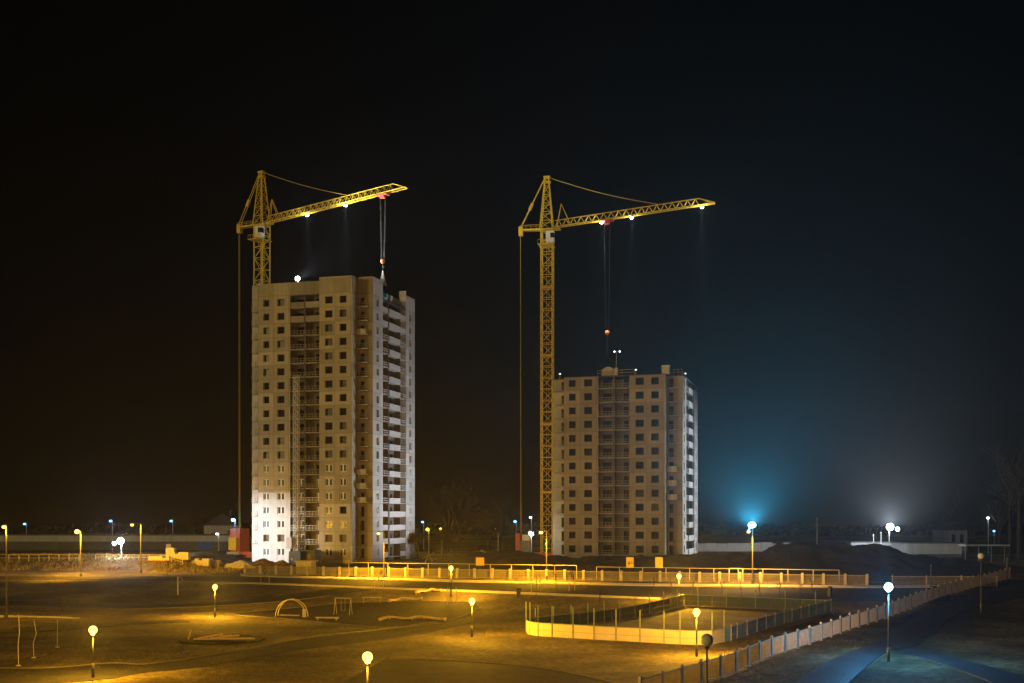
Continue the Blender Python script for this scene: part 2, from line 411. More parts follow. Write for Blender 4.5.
def window(pt, a, b, za, zb, parent, name, framed, pane='void'):
    depth = .6; mb = MB()
    if framed:
        g = MB(); g.quad(pt(a, za, .2), pt(b, za, .2), pt(b, zb, .2), pt(a, zb, .2)); o = g.build(name, 'glass', parent)
        fr = MB(); t = .09
        def fb(u0, u1, w0, w1):
            q = [pt(u0, w0, .13), pt(u1, w0, .13), pt(u1, w1, .13), pt(u0, w1, .13)]; q2 = [pt(u0, w0, .197), pt(u1, w0, .197), pt(u1, w1, .197), pt(u0, w1, .197)]
            fr.quad(*q)
            for k in range(4): fr.quad(q[k], q2[k], q2[(k+1) % 4], q[(k+1) % 4])
        fb(a, b, za, za+.11); fb(a, b, zb-t, zb); fb(a, a+t+.05, za+.11, zb-t); fb(b-t-.05, b, za+.11, zb-t); c = (a+b)/2; fb(c-.13, c+.13, za+.11, zb-t)
        fr.build('frame', 'pvc', o)
    else:
        mb.quad(pt(a, za, depth), pt(b, za, depth), pt(b, zb, depth), pt(a, zb, depth)); o = mb.build(name, pane, parent)
    return o
def tower(loc, nf, label, finished, seed, FW='conc'):
    rnd = random.Random(seed)
    t = empty('apartment_tower', loc, T16, label, 'apartment tower', 'precast concrete towers under construction')
    zt = nf*FL+.78                                     # top of the last wall panel
    zc = lambda k: 2.2+FL*k
    H = zt+(3.05 if finished else -.2); HN = H+(.45 if finished else 0)
    # --- perimeter
    def opset(specs):
        o = []
        for k in range(nf):
            for c, wd, h, dz in specs: o.append((c-wd/2, c+wd/2, zc(k)-h/2+dz, zc(k)+h/2+dz))
        return o
    def framed(k, col):
        if not finished: return False
        if k in (0, 2, 3, 4, 5, 6): return not (col == 3 and k == 3)
        return False
    cut = 14.26 if finished else 0; cut2 = 12.0 if finished else 0
    for side in (0, 1):
        specs = [(1.8, 1.35, 1.4, 0), (5.1, 1.6, 1.45, 0)] if side == 0 else [(2.1, 1.65, 1.45, 0), (5.2, 1.5, 1.45, 0)]
        p0, p1 = ((-10.4, 0), (-3.2, 0)) if side == 0 else ((3.2, 0), (10.4, 0))
        ops = opset(specs); c = cut if side == 0 else cut2; hh = H if not finished else (H-.5 if side == 0 else H+.2)
        if finished:
            mb = MB(); wallrun(mb, p0, p1, 0, c, [o for o in ops if o[3] < c]); mb.build('rendered_wall' if side == 0 else 'primed_wall', 'render' if side == 0 else 'primer', t)
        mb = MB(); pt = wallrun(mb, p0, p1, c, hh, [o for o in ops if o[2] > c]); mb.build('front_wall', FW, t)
        mb = MB(); wallrun(mb, p1, (p1[0], .35), zt-.1 if finished else H-.28, hh); wallrun(mb, (p1[0], .35), (p0[0], .35), zt-.1 if finished else H-.28, hh); mb.quad((p0[0], 0, hh), (p1[0], 0, hh), (p1[0], .35, hh), (p0[0], .35, hh)); mb.build('parapet_coping', 'conc2', t)
        for i, o in enumerate(ops):
            k, col = divmod(i, 2); col += 2*side
            fr = framed(k, col); pane = 'board' if finished and k == 1 else rnd.choice(['void', 'void', 'void', 'glass'])
            window(pt, *o, t, 'window', fr, pane)
    # --- loggia recess in the middle
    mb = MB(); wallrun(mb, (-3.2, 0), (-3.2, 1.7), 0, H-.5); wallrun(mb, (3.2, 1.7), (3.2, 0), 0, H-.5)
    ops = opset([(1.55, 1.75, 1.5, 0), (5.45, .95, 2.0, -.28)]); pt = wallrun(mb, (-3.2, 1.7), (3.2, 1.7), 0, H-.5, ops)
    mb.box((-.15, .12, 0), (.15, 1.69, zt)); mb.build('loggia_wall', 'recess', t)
    for o in ops: window(pt, *o, t, 'balcony_door', finished and o[2] < 16, 'void')
    if finished:
        mb = MB(); wallrun(mb, (-3.2, .04), (3.2, .04), zt, H-.5); mb.box((-3.2, .045, zt-.1), (3.2, .4, zt+.1)); mb.build('attic_wall', 'conc2', t)
    for k in range(nf):
        zf = zc(k)-1.32
        s = MB(); s.box((-3.19, .06, zf), (-.16, 1.68, zf+.18)); s.box((.16, .06, zf), (3.19, 1.68, zf+.18)); lg = s.build('loggia', 'slab', t)
        solid = finished and k >= nf-2
        for a, b in ((-3.15, -.2), (.2, 3.15)):
            q = MB()
            if solid: q.box((a, .05, zf+.18), (b, .15, zf+1.2)); q.build('parapet', 'conc2', lg)
            else:
                low = finished and k <= 4
                for z in (.55, 1.05): q.bar((a, .12, zf+z), (b, .12, zf+z), .06 if low else .045)
                for i in range(5):
                    x = a+(b-a)*i/4; q.bar((x, .12, zf+.18), (x, .12, zf+1.05), .04)
                q.build('railing', 'wrail' if low else 'rail', lg)
    # --- corner notches
    for sg in (1, -1):
        mb = MB()
        if sg == 1:
            wallrun(mb, (10.4, 0), (10.4, 3.2), 0, H+(.2 if finished else 0)); ops = opset([(.8, .9, 2.0, -.28)]); pt = wallrun(mb, (10.4, 3.2), (13.5, 3.2), 0, HN, ops)
        else:
            wallrun(mb, (-10.4, 3.2), (-10.4, 0), 0, H); ops = opset([(2.3, .9, 2.0, -.28)]); pt = wallrun(mb, (-13.5, 3.2), (-10.4, 3.2), 0, H, ops)
        if sg == -1 and finished:
            rw = MB(); ro = [q for q in ops if q[3] < 16.9]; wallrun(rw, (-13.5, 3.198), (-10.4, 3.198), 0, 16.9, ()); wallrun(rw, (-10.402, 3.2), (-10.402, 0), 0, 14.26); rw.build('rendered_wall', 'render', t)
        mb.build('corner_wall', 'conc2' if sg == 1 else ('conc' if not finished else 'concside'), t)
        for o in ops:
            if not (sg == -1 and finished and o[2] < 16.9): window(pt, *o, t, 'corner_door', False, 'void')
        for k in range(1, nf):
            if sg == 1 and finished and k < 4: continue
            if not finished and k < 3: continue
            zf = zc(k)-1.32; x0, x1 = (10.42, 12.6) if sg == 1 else (-12.9, -10.42)
            s = MB(); s.box((x0, 1.9, zf), (x1, 3.18, zf+.16)); cb = s.build('corner_balcony', 'slab', t); q = MB()
            if (sg == 1 and ((finished and k in (4, 5, 6, nf-3)) or (not finished and k in (4, 5, 6)))):
                n = 7; pts = [(x0+.05+(x1-x0-.1)*i/n, 1.95-.35*math.sin(math.pi*i/n)) for i in range(n+1)]
                for (a, b), (c, d) in zip(pts[:-1], pts[1:]): q.quad((a, b, zf), (c, d, zf), (c, d, zf+1.15), (a, b, zf+1.15)); q.quad((a, b+.1, zf), (c, d+.1, zf), (c, d+.1, zf+1.15), (a, b+.1, zf+1.15)); q.quad((a, b, zf+1.15), (c, d, zf+1.15), (c, d+.1, zf+1.15), (a, b+.1, zf+1.15))
                q.build('parapet', 'parapet', cb)
            else:
                for z in (.6, 1.05): q.bar((x0, 1.95, zf+z), (x1, 1.95, zf+z), .045)
                for i in range(4): x = x0+(x1-x0)*i/3; q.bar((x, 1.95, zf+.16), (x, 1.95, zf+1.05), .035)
                q.build('railing', 'rail', cb)
    # --- right side face
    hs = HN; mb = MB(); ops1 = opset([(2.6, 1.25, 1.5, 0)])
    pt1 = wallrun(mb, (13.5, 3.2), (13.5, 8.6), 0, hs, ops1); wallrun(mb, (13.5, 8.6), (12.0, 8.6), 0, hs); mb.build('side_wall', 'concside', t)
    mb = MB(); pt2 = wallrun(mb, (13.5, 21.8), (13.5, 27.2), 0, H+(-.05 if finished else -1.0), ops1); wallrun(mb, (12.0, 21.8), (13.5, 21.8), 0, H+(-.05 if finished else -1.0)); mb.build('side_wall', 'concside', t)
    for pt in (pt1, pt2):
        for k, o in enumerate(ops1): window(pt, *o, t, 'narrow_window', framed(k, 0) and k != 1, 'void')
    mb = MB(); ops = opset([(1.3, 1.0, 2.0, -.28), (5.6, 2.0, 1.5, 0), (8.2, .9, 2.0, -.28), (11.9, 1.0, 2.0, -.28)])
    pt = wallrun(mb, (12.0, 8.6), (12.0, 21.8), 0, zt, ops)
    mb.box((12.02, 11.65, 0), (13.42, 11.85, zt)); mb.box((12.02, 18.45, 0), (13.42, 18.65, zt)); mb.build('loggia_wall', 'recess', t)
    g = MB()
    for o in ops: g.quad(pt(o[0], o[2], .6), pt(o[1], o[2], .6), pt(o[1], o[3], .6), pt(o[0], o[3], .6))
    g.build('glazing', 'void', t)
    for k in range(nf):
        zf = zc(k)-1.32; s = MB()
        s.box((12.02, 8.65, zf), (13.4, 11.64, zf+.18)); s.box((12.02, 11.86, zf), (13.45, 18.44, zf+.18)); s.box((12.02, 18.66, zf), (13.4, 21.75, zf+.18)); sb = s.build('side_balcony', 'slab', t)
        if not (finished and k == 0):
            q = MB(); q.box((13.44, 12.0, zf-.05), (13.58, 18.3, zf+1.15)); q.build('parapet', 'parapet', sb)
        for a, b in ((8.7, 11.6), (18.7, 21.7)):
            q = MB()
            if (finished and (k <= 3 or k >= nf-2)) or (not finished and k < 2):
                q.box((13.32, a, zf+.1), (13.42, b, zf+1.15)); q.build('parapet', 'parapet', sb)
            else:
                for z in (.6, 1.05): q.bar((13.38, a, zf+z), (13.38, b, zf+z), .05)
                for i in range(4): y = a+(b-a)*i/3; q.bar((13.38, y, zf+.18), (13.38, y, zf+1.05), .04)
                q.build('railing', 'wrail', sb)
    # --- back and left, roof
    mb = MB()
    for a, b in (((13.5, 27.2), (10.4, 27.2)), ((10.4, 27.2), (10.4, 30.4)), ((10.4, 30.4), (-10.4, 30.4)), ((-10.4, 30.4), (-10.4, 27.2)), ((-10.4, 27.2), (-13.5, 27.2))):
        wallrun(mb, a, b, 0, H)
    ops = opset([(3, 1.5, 1.45, 0), (21, 1.5, 1.45, 0)]); pt = wallrun(mb, (-13.5, 27.2), (-13.5, 3.2), 0, H, ops); mb.build('rear_wall', 'conc2', t)
    g = MB()
    for o in ops: g.quad(pt(o[0], o[2], .6), pt(o[1], o[2], .6), pt(o[1], o[3], .6), pt(o[0], o[3], .6))
    g.build('glazing', 'void', t)
    rz = zt+(1.2 if finished else .0); mb = MB()
    mb.box((-13.45, 3.25, rz-.3), (11.99, 27.15, rz)); mb.box((-10.35, .42, rz-.3), (10.35, 3.24, rz)); mb.box((-10.35, 27.16, rz-.3), (10.35, 30.3, rz)); mb.box((12.0, 3.25, rz-.3), (13.45, 8.55, rz)); mb.box((12.0, 21.9, rz-.3), (13.45, 27.1, rz))
    mb.box((12.0, 8.62, zt-.25), (13.44, 21.78, zt+.02))
    mb.build('roof', 'roofing', t)
    if finished:
        mb = MB(); mb.box((11.9, 8.62, zt+.03), (12.15, 21.78, zt+1.9)); mb.box((11.9, 21.79, H-.4), (13.48, 22.0, H+.9)); mb.build('parapet_wall', 'concside', t)
        mb = MB(); mb.box((-1, 10, rz), (5, 16, rz+1.4)); mb.build('stair_head', 'conc2', t)
    return t
BL, BR = Vector((-41.94, 242.7, 2.9)), Vector((20.6, 243.0, 3.5))
TL = tower(BL, 19, 'taller concrete apartment tower with white rendered lower left corner', True, 1)
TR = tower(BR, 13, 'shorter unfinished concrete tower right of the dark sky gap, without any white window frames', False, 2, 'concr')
def bl(base, u, v, z):
    c, s = math.cos(T16), math.sin(T16); return Vector((base.x+c*u-s*v, base.y+s*u+c*v, base.z+z))

# ------------------------------------------------------------------ tower cranes
def crane(px, Y, ang, basez, zslew, zpeak, jib_len, root_r, tipz, rootz, label, mast_w=2.4, back=6.3, lamps=(), hook=None, pend=.65, mastrot=None):
    x = (px-CX)/F*Y
    t = empty('tower_crane', (x, Y, basez), -ang, label, 'tower crane', 'yellow tower cranes')
    Z = lambda z: z-basez
    h = mast_w/2; zs = Z(zslew); n = int(zs/2.35); st = zs/n
    m = MB(); co = [(-h, -h), (h, -h), (h, h), (-h, h)]
    for a, b in co: m.bar((a, b, 0), (a, b, zs), .15)
    for i in range(n):
        z0, z1 = i*st, (i+1)*st
        for k in range(4):
            a, b = co[k], co[(k+1) % 4]
            m.bar((*a, z1), (*b, z1), .075)
            m.bar((*a, z0), (*b, z1), .07) if (i+k) % 2 else m.bar((*b, z0), (*a, z1), .07)
            if i % 6 == 5: m.bar((*a, z1-.25), (*b, z1-.25), .13)
    m.build('mast', 'yellow', t)
    ld = MB()
    for a in (-.25, .25): ld.bar((a, h*.5, .5), (a, h*.5, zs-1), .035)
    for i in range(int(zs/.8)): ld.bar((-.25, h*.5, .6+i*.8), (.25, h*.5, .6+i*.8), .025)
    ld.build('ladder', 'yellow', t)
    # head tower
    zp = Z(zpeak); m = MB(); hb, ht = 1.35, .38
    zl = [zs+(zp-zs)*i/6 for i in range(7)]
    cc = lambda z: hb+(ht-hb)*(z-zs)/(zp-zs)
    for k in range(4):
        sx, sy = ((-1, -1), (1, -1), (1, 1), (-1, 1))[k]
        m.bar((-.1+sx*hb, sy*hb, zs), (-.1+sx*ht, sy*ht, zp), .13)
    for a, b in zip(zl[:-1], zl[1:]):
        for k in range(4):
            q = ((-1, -1), (1, -1), (1, 1), (-1, 1)); A, B = q[k], q[(k+1) % 4]
            m.bar((-.1+A[0]*cc(a), A[1]*cc(a), a), (-.1+B[0]*cc(b), B[1]*cc(b), b), .065)
            m.bar((-.1+A[0]*cc(b), A[1]*cc(b), b), (-.1+B[0]*cc(b), B[1]*cc(b), b), .06)
    m.box((-.75, -.6, zp-.1), (.65, .6, zp+.25)); m.box((-.95, -.5, zp-1.1), (.75, .5, zp-.85))
    for i in range(14): m.bar((-1.25+.06*i, -.3, zs+.5+i*.55), (-1.25+.06*i, .3, zs+.5+i*.55), .04)
    m.build('tower_head', 'yellow', t)
    # counter jib
    m = MB()
    for sy in (-.6, .6):
        m.bar((-back, sy, zs+.15), (root_r+1.2, sy, zs+.15), .22)
        m.bar((-back, sy, zs+1.1), (-1.2, sy, zs+1.1), .04)
        for i in range(5): xx = -back+i*(back-1.2)/4; m.bar((xx, sy, zs+.15), (xx, sy, zs+1.1), .035)
    m.box((-back-.3, -.65, zs+.02), (root_r+1.2, .65, zs+.09)); m.box((-back-.35, -.45, zs-1.0), (-back+.55, .45, zs+.9))
    m.build('counter_jib', 'yellow', t)
    m = MB()
    for sy in (-.35, .35): m.bar((-back, sy, zs+.6), (-.5, sy*.6, zp), .075)
    m.bar((-back*.62-.2, 0, zs+(zp-zs)*.40), (-back*.55, 0, zs+(zp-zs)*.52), .4)
    m.build('back_stay', 'yellow', t)
    m = MB()
    for sy in (-.16, .16): m.bar((-back, sy, zs-.9), (-back+.1, sy, 4.6), .04)
    m.build('ballast_rope', 'yrope', t)
    # jib
    zr, ztp = Z(rootz), Z(tipz); x0, x1 = root_r, root_r+jib_len
    sl = (ztp-zr)/(x1-x0); m = MB(); hw, hh = .62, 1.45
    bot = lambda q, s: Vector((q, s*hw, zr+sl*(q-x0))); top = lambda q: Vector((q, 0, zr+sl*(q-x0)+hh))
    top2 = lambda q, s: Vector((q, s*.06, zr+sl*(q-x0)+hh))
    nb = int(jib_len/1.55); dx = jib_len/nb; hx = x1-2*dx
    for s in (-1, 1):
        m.bar(bot(x0, s), bot(x1, s), .12); m.bar(top2(x0, s), top2(hx, s), .11); m.bar(top2(hx, s), bot(x1, s), .09)
        for i in range(nb-2):
            a, b = x0+i*dx, x0+(i+1)*dx; c = (a+b)/2
            m.bar(bot(a, s), top2(c, s), .065); m.bar(top2(c, s), bot(b, s), .065)
    for i in range(nb):
        a, b = x0+i*dx, x0+(i+1)*dx
        m.bar(bot(a, -1), bot(a, 1), .05); m.bar(bot(a, -1), bot(b, 1), .045)
        if i < nb-2: m.bar(top2(a+dx/2, -1), top2(a+dx/2, 1), .045)
    m.bar(bot(x1, -1), bot(x1, 1), .12); m.build('jib', 'yellow', t)
    m = MB()
    for s in (-.4, .4):
        m.bar((x0+.5, s, zr+.3), (x0+1.4, s*.3, zr+5.0), .09); m.bar((x0+3.2, s, zr+.6+sl*2), (x0+1.4, s*.3, zr+5.0), .07)
    m.build('jib_strut', 'yellow', t)
    m = MB(); q = x0+jib_len*pend
    N = 8; A, B = Vector((.3, 0, zp)), top(q)
    pts = [A.lerp(B, i/N)-Vector((0, 0, (.45 if ang > .3 else .6)*math.sin(math.pi*i/N))) for i in range(N+1)]
    for s in (-.16, .16): m.path([p+Vector((0, s, 0)) for p in pts], .06, 4)
    m.build('pendant', 'yrope', t)
    # cab
    m = MB(); m.box((.05, -h-1.35, zs-3.2), (1.75, -h-.05, zs-.75)); cb = m.build('cab', 'cabwhite', t)
    g = MB(); g.box((1.0, -h-1.365, zs-2.2), (1.765, -h-.3, zs-1.15)); g.build('cab_window', 'glass', cb)
    m = MB(); m.box((-h-.5, -h-1.5, zs-3.5), (h+.3, h+.4, zs-3.36))
    for k in range(6): m.bar((-h-.45+k*(2*h+.7)/5, -h-1.45, zs-3.4), (-h-.45+k*(2*h+.7)/5, -h-1.45, zs-2.5), .03)
    m.bar((-h-.45, -h-1.45, zs-2.5), (h+.25, -h-1.45, zs-2.5), .035); m.build('cab_platform', 'yellow', t)
    # lamps under the jib
    for q, pw, ck in lamps:
        b = bot(x0+q, 0); m = MB(); m.bar(b-Vector((0, .0, .05)), b-Vector((0, 0, .2)), .1); m.bar(b-Vector((0, 0, .2)), b-Vector((0, 0, .38)), .16, .36, 10); fl = m.build('floodlight', 'grey', t)
        l = MB(); l.ball(b-Vector((0, 0, .48)), .33, 12, 8, .7); l.build('lens', ck, fl)
        light('POINT', b-Vector((0, 0, .95)), pw*.003, COOL, t, .3)
        light('SPOT', b-Vector((0, 0, .9)), pw, COOL, t, .3, aim=b-Vector((0, .0, 30)), cone=24, blend=.9)
    # trolley, ropes and hook
    q, zh = hook; b = bot(x0+q, 0); m = MB()
    m.box((b.x-1.3, -.75, b.z-.42), (b.x+1.3, .75, b.z-.16))
    for s in (-1.1, 1.1): m.lathe([(.3, -.12), (.3, .12)], (b.x+s, 0, b.z-.1), 10)
    m.box((b.x-.5, -.4, b.z-.95), (b.x+.5, .4, b.z-.42)); m.build('trolley', 'redsteel', t)
    zh = Z(zh); m = MB()
    for s in (-.62, .62):
        for yy in (-.15, .15): m.bar((b.x+s, yy, b.z-.6), (b.x+s*.5, yy, zh+.6), .035)
    m.build('hoist_rope', 'rope', t)
    m = MB(); m.lathe([(.15, -.5), (.38, -.38), (.5, 0), (.38, .38), (.15, .5)], (b.x, 0, zh), 10); hk = m.build('hook_block', 'orange', t)
    m = MB(); m.path([(b.x, 0, zh-.5), (b.x, 0, zh-1.0), (b.x+.25, 0, zh-1.3), (b.x, 0, zh-1.5), (b.x-.2, 0, zh-1.3)], .08); m.build('hook', 'darksteel', hk)
    # slewing undercarriage
    m = MB(); m.box((-back-1.0, -2.2, .9), (3.2, 2.2, 1.5)); m.bar((-2.6, -2.6, .3), (-2.6, 2.6, .3), .5); m.bar((2.6, -2.6, .3), (2.6, 2.6, .3), .5); m.box((-2.4, -2.4, .2), (2.4, 2.4, .88)); m.build('undercarriage', 'redsteel', t)
    return t, b
cl_z, cr_z = terrain(-54.6, 262), terrain(7.5, 256)
CL, _ = crane(262, 262, R(28), cl_z, 75.9, 87.4, 36.0, 1.4, 79.3, 76.2, 'yellow tower crane standing behind the taller tower, its jib reaching right over that roof',
      lamps=((10.9, 280000, 'Lcool'), (20.9, 280000, 'Lcool')), hook=(30.3, 64.9), back=6.4, pend=.60)
CR, _ = crane(547.3, 256, R(10), cr_z, 73.4, 84.6, 33.6, 1.6, 77.6, 73.9, 'yellow tower crane with fully visible mast beside the shorter tower, jib lit by three lamps',
      lamps=((10.0, 200000, 'Lwarm'), (16.4, 220000, 'Lcool'), (31.0, 320000, 'Lwarm')), hook=(11.2, 51.2), back=5.8, pend=.66)
# ballast of each crane (part of it)
def ballast(t, back, spec):
    for name, m, lo, hi in spec:
        mb = MB(); mb.box(lo, hi)
        x0, y0, z0 = lo; x1, y1, z1 = hi
        if name == 'ballast_block':
            for i in range(1, 4): zz = z0+(z1-z0)*i/4; mb.box((x0-.04, y0-.04, zz-.05), (x1+.04, y1+.04, zz+.05))
        mb.build(name, m, t)
ballast(CL, 6.4, [('ballast_block', 'redsteel', (-7.6, -1.6, 1.52), (-4.9, 1.6, 6.6)), ('winch_cabinet', 'yellow', (-7.3, -2.5, 1.9), (-5.2, -1.65, 4.6)), ('platform', 'pale', (-7.4, -3.0, .95), (-4.0, -2.25, 1.5))])
ballast(CR, 5.8, [('ballast_frame', 'redsteel', (-6.6, -1.8, 1.52), (-5.6, 1.8, 5.6)), ('ballast_block', 'ballast', (-5.5, -1.8, 1.52), (-3.4, 1.8, 4.0)), ('winch_cover', 'cabwhite', (-5.2, -1.5, 4.06), (-3.6, 1.5, 5.3))])
m = MB()
for i in range(9): a = i*.7; m.tri((-5.2+.2*i, -1.6, 5.3), (-5.0+.2*i, -1.6, 5.3), (-5.1+.2*i, -1.55, 5.7+.25*hsh(i, 3)))
# slings under the left crane's hook
sx = 1.4+30.3; m = MB()
for a in (-.55, .55):
    for b in (-.4, .4): m.bar((sx, 0, 64.4-cl_z-1.4), (sx+a, b, 59.8-cl_z), .06)
m.build('sling', 'wrail', CL)
m = MB()
for s in (-.03, .03): m.bar((12.8+s, 0, 51.2-cr_z-1.4), (12.8+s*8, 0, 46.3-cr_z), .04)
m.build('sling', 'rope', CR)

# ------------------------------------------------------------------ things on the tower roofs
RZ = 19*FL+.78+1.2
p = bl(BL, -2.6, 2.2, RZ)
t = empty('floodlight_mast', p, T16, 'brilliant white floodlight on a short mast on the taller tower roof', 'floodlight')
m = MB(); m.bar((0, 0, 0), (0, 0, 2.1), .09, n=8); m.box((-.5, -.5, 0), (.5, .5, .12)); m.build('mast', 'wrail', t)
m = MB(); m.box((-.4, -.22, 2.1), (.4, .22, 2.75)); lh = m.build('lamp_head', 'wrail', t)
m = MB(); m.ball((.1, -.3, 2.5), .42, 14, 8); m.build('lens', 'Lcool', lh)
light('POINT', (.1, -.3, 2.5), 700, COOL, t, .44); light('SPOT', (.75, -.1, 2.6), 130000, COOL, t, .2, aim=(9, 3, 9.5), cone=84, blend=1.0)
ZT = 19*FL+.78
t = empty('material_bundle', bl(BL, 12.9, 10.2, ZT+.02), T16, 'bright blue tarpaulin bundle under the hook on the taller tower roof edge', 'tarpaulin bundle')
m = MB(); m.lathe([(.75, 0), (.9, .4), (.7, .9), (.25, 1.5)], (0, 0, 0), 8); m.build('bundle', 'tarp', t)
m = MB(); m.bar((-.8, 0, .45), (.8, 0, .45), .05); m.bar((0, -.85, .5), (0, .85, .5), .05); m.build('strap', 'wrail', t)
for v, lab in ((12.0, 'narrow white formwork panel beside the blue bundle on the roof edge'), (14.2, 'wide white formwork panel furthest from the blue bundle on the roof edge')):
    t = empty('formwork_panel', bl(BL, 13.1, v, ZT+.02), T16, lab, 'panel', 'white panels on the roof edge')
    wd = .25 if v < 13 else .55
    m = MB(); m.box((-.06, -wd, 0), (.06, wd, 1.5)); m.build('panel', 'render', t); m = MB(); m.bar((-.1, 0, 1.0), (-.9, 0, .05), .05); m.build('prop', 'grey', t)
light('SPOT', bl(BL, 15.5, 12, ZT+3), 2500, COOL, None, .2, aim=bl(BL, 12.5, 12.5, ZT+.5), cone=80, name='roof_work_light') if False else None
ZR = 13*FL+.78
def rp(u, v): return bl(BR, u, v, ZR)
t = empty('site_cabin', rp(-1.3, 1.9), T16, 'small cabin with arched roof on the shorter tower roof under the hook', 'site cabin')
m = MB(); m.box((-1.4, -.9, 0), (1.3, 1.2, 1.1)); m.build('cabin_wall', 'conc2', t)
m = MB(); pts = [(-1.5+2.9*i/8, 1.1+.75*math.sin(math.pi*i/8)) for i in range(9)]
for (a, b), (c, d) in zip(pts[:-1], pts[1:]): m.quad((a, -1.0, b), (c, -1.0, d), (c, 1.3, d), (a, 1.3, b)); m.quad((a, -1.0, 1.1), (c, -1.0, 1.1), (c, -1.0, d), (a, -1.0, b))
m.build('arched_roof', 'shedup', t); m = MB(); m.box((1.32, -1.05, 0), (1.9, -.5, 1.6)); m.build('side_panel', 'pale', t)
t = empty('light_mast', rp(-.1, 2.6), T16, 'thin mast carrying two small pale lamps above the arched roof cabin', 'light mast')
m = MB(); m.bar((0, 0, 0), (.2, 0, 5.0), .07); m.bar((-.3, 0, 5.0), (.9, 0, 5.2), .05); m.box((-.3, -.3, 0), (.3, .3, .15)); m.build('mast', 'grey', t)
for a in (-.25, .85):
    m = MB(); m.ball((a, -.05, 5.1), .17, 10, 6); m.build('lamp', 'Lfarwhite', t)
t = empty('white_crate', rp(10.3, 2.0), T16, 'square white crate on the right end of the shorter tower front roof', 'crate')
m = MB(); m.box((-.75, -.7, .0), (.75, .7, 1.55)); m.build('crate_body', 'pale', t); m = MB(); m.box((-.82, -.78, 1.56), (.82, .78, 1.8)); m.build('lid', 'render', t)
for u0, u1, v, z, lab in ((-3.6, 4.0, 1.2, 1.15, 'pale edge guard rail either side of the arched roof cabin'), (10.8, 13.4, 3.6, 1.2, 'short guard rail to the right of the white roof crate')):
    t = empty('guard_rail', rp((u0+u1)/2, v), T16, lab, 'guard rail', 'roof guard rails')
    h = (u1-u0)/2; m = MB(); [m.bar((-h, 0, q), (h, 0, q), .06) for q in (.6, z)]; m.build('rail', 'wood', t)
    for i in range(4): m = MB(); m.bar((-h+2*h*i/3, .05, 0), (-h+2*h*i/3, .05, z), .045); m.build('post', 'wood', t)
for u, v, lab in ((4.2, 1.5, 'small lit work lamp on the roof between cabin and white crate'), (-12.2, 4.0, 'small lit work lamp on the roof corner beside the crane mast'), (13.0, 10.5, 'small work lamp over the side balconies of the shorter tower')):
    t = empty('work_lamp', rp(u, v), T16, lab, 'work lamp', 'work lamps on the shorter roof')
    m = MB(); m.bar((0, 0, 0), (0, 0, .9), .05); [m.bar((0, 0, .5), (a, b, 0), .04) for a, b in ((.4, 0), (-.3, .3), (-.3, -.3))]; m.build('tripod', 'grey', t)
    m = MB(); m.box((-.3, -.1, .9), (.3, .15, 1.25)); lh = m.build('lamp_head', 'pale', t); m = MB(); m.ball((.1, -.16, 1.1), .09, 8, 6); m.build('lens', 'Lfarwhite', lh)

# hoist tower on the left tower's loggias
t = empty('construction_hoist', bl(BL, -1.5, -.75, 0), T16, 'white lattice hoist mast climbing the loggias of the taller tower', 'construction hoist')
m = MB(); hh = 38.0
for a, b in ((-.45, -.45), (.45, -.45), (.45, .45), (-.45, .45)): m.bar((a, b, 0), (a, b, hh), .06)
k = 0
while k*1.4 < hh-1.4:
    z = k*1.4
    for sa in (-.45, .45): m.bar((-.45, sa, z), (.45, sa, z+1.4), .04); m.bar((sa, -.45, z+1.4), (sa, .45, z), .04); m.bar((-.45, sa, z), (.45, sa, z), .04)
    k += 1
m.build('lattice_mast', 'wrail', t)
for i in range(5):
    m = MB(); z = 6.5+i*6.9; m.bar((-.4, .45, z), (-.4, 1.4, z), .05); m.bar((.4, .45, z), (.4, 1.4, z), .05); m.build('wall_tie', 'wrail', t)
m = MB(); m.box((-1.0, -.9, .05), (.9, .7, .4)); m.build('base', 'grey', t)
m = MB(); m.box((-1.75, -1.0, 2.9), (-.55, .55, 5.2)); m.build('hoist_cage', 'pale', t)

# ------------------------------------------------------------------ site items in front of the left tower
def fence_y(px):
    a, b = 100.0, 300.0
    for _ in range(40):
        c = (a+b)/2
        if c > yfence((px-CX)/F*c): b = c
        else: a = c
    return a
t = empty('site_container', on(297.5, 236), R(-16), 'dark blue site container standing at the foot of the taller tower', 'container')
m = MB(); m.box((-1.3, -1.2, .1), (1.2, 4.5, 2.7))
for i in range(8): m.box((-1.2+i*.3, -1.24, .25), (-1.05+i*.3, -1.203, 2.5))
m.build('container_body', 'bluebox', t); m = MB(); m.box((-.9, -1.27, .9), (-.4, -1.245, 1.4)); m.build('notice', 'pale', t)
t = empty('site_container', on(308.5, 237), R(-16), 'dark grey site container right of the dark blue container', 'container')
m = MB(); m.box((-1.6, -1.2, .1), (2.0, 1.5, 2.9))
for i in range(10): m.box((-1.5+i*.35, -1.24, .25), (-1.35+i*.35, -1.203, 2.7))
m.build('container_body', 'sheddn', t); m = MB(); m.box((.2, -1.27, .2), (1.1, -1.245, 2.2)); m.build('door', 'darksteel', t)
Y = fence_y(306)+3.2
t = empty('site_booth', on(306, Y), R(-12), 'cream site booth with flat overhanging roof behind the lit fence', 'booth')
m = MB(); m.box((-1.35, -1.1, 0), (1.35, 1.1, 2.15)); m.build('booth_wall', 'ybooth', t); m = MB(); m.box((-1.6, -1.35, 2.16), (1.7, 1.35, 2.36)); m.build('roof', 'ybooth', t)
m = MB(); m.box((.4, -1.13, .1), (1.05, -1.102, 1.9)); m.build('door', 'ybooth', t)
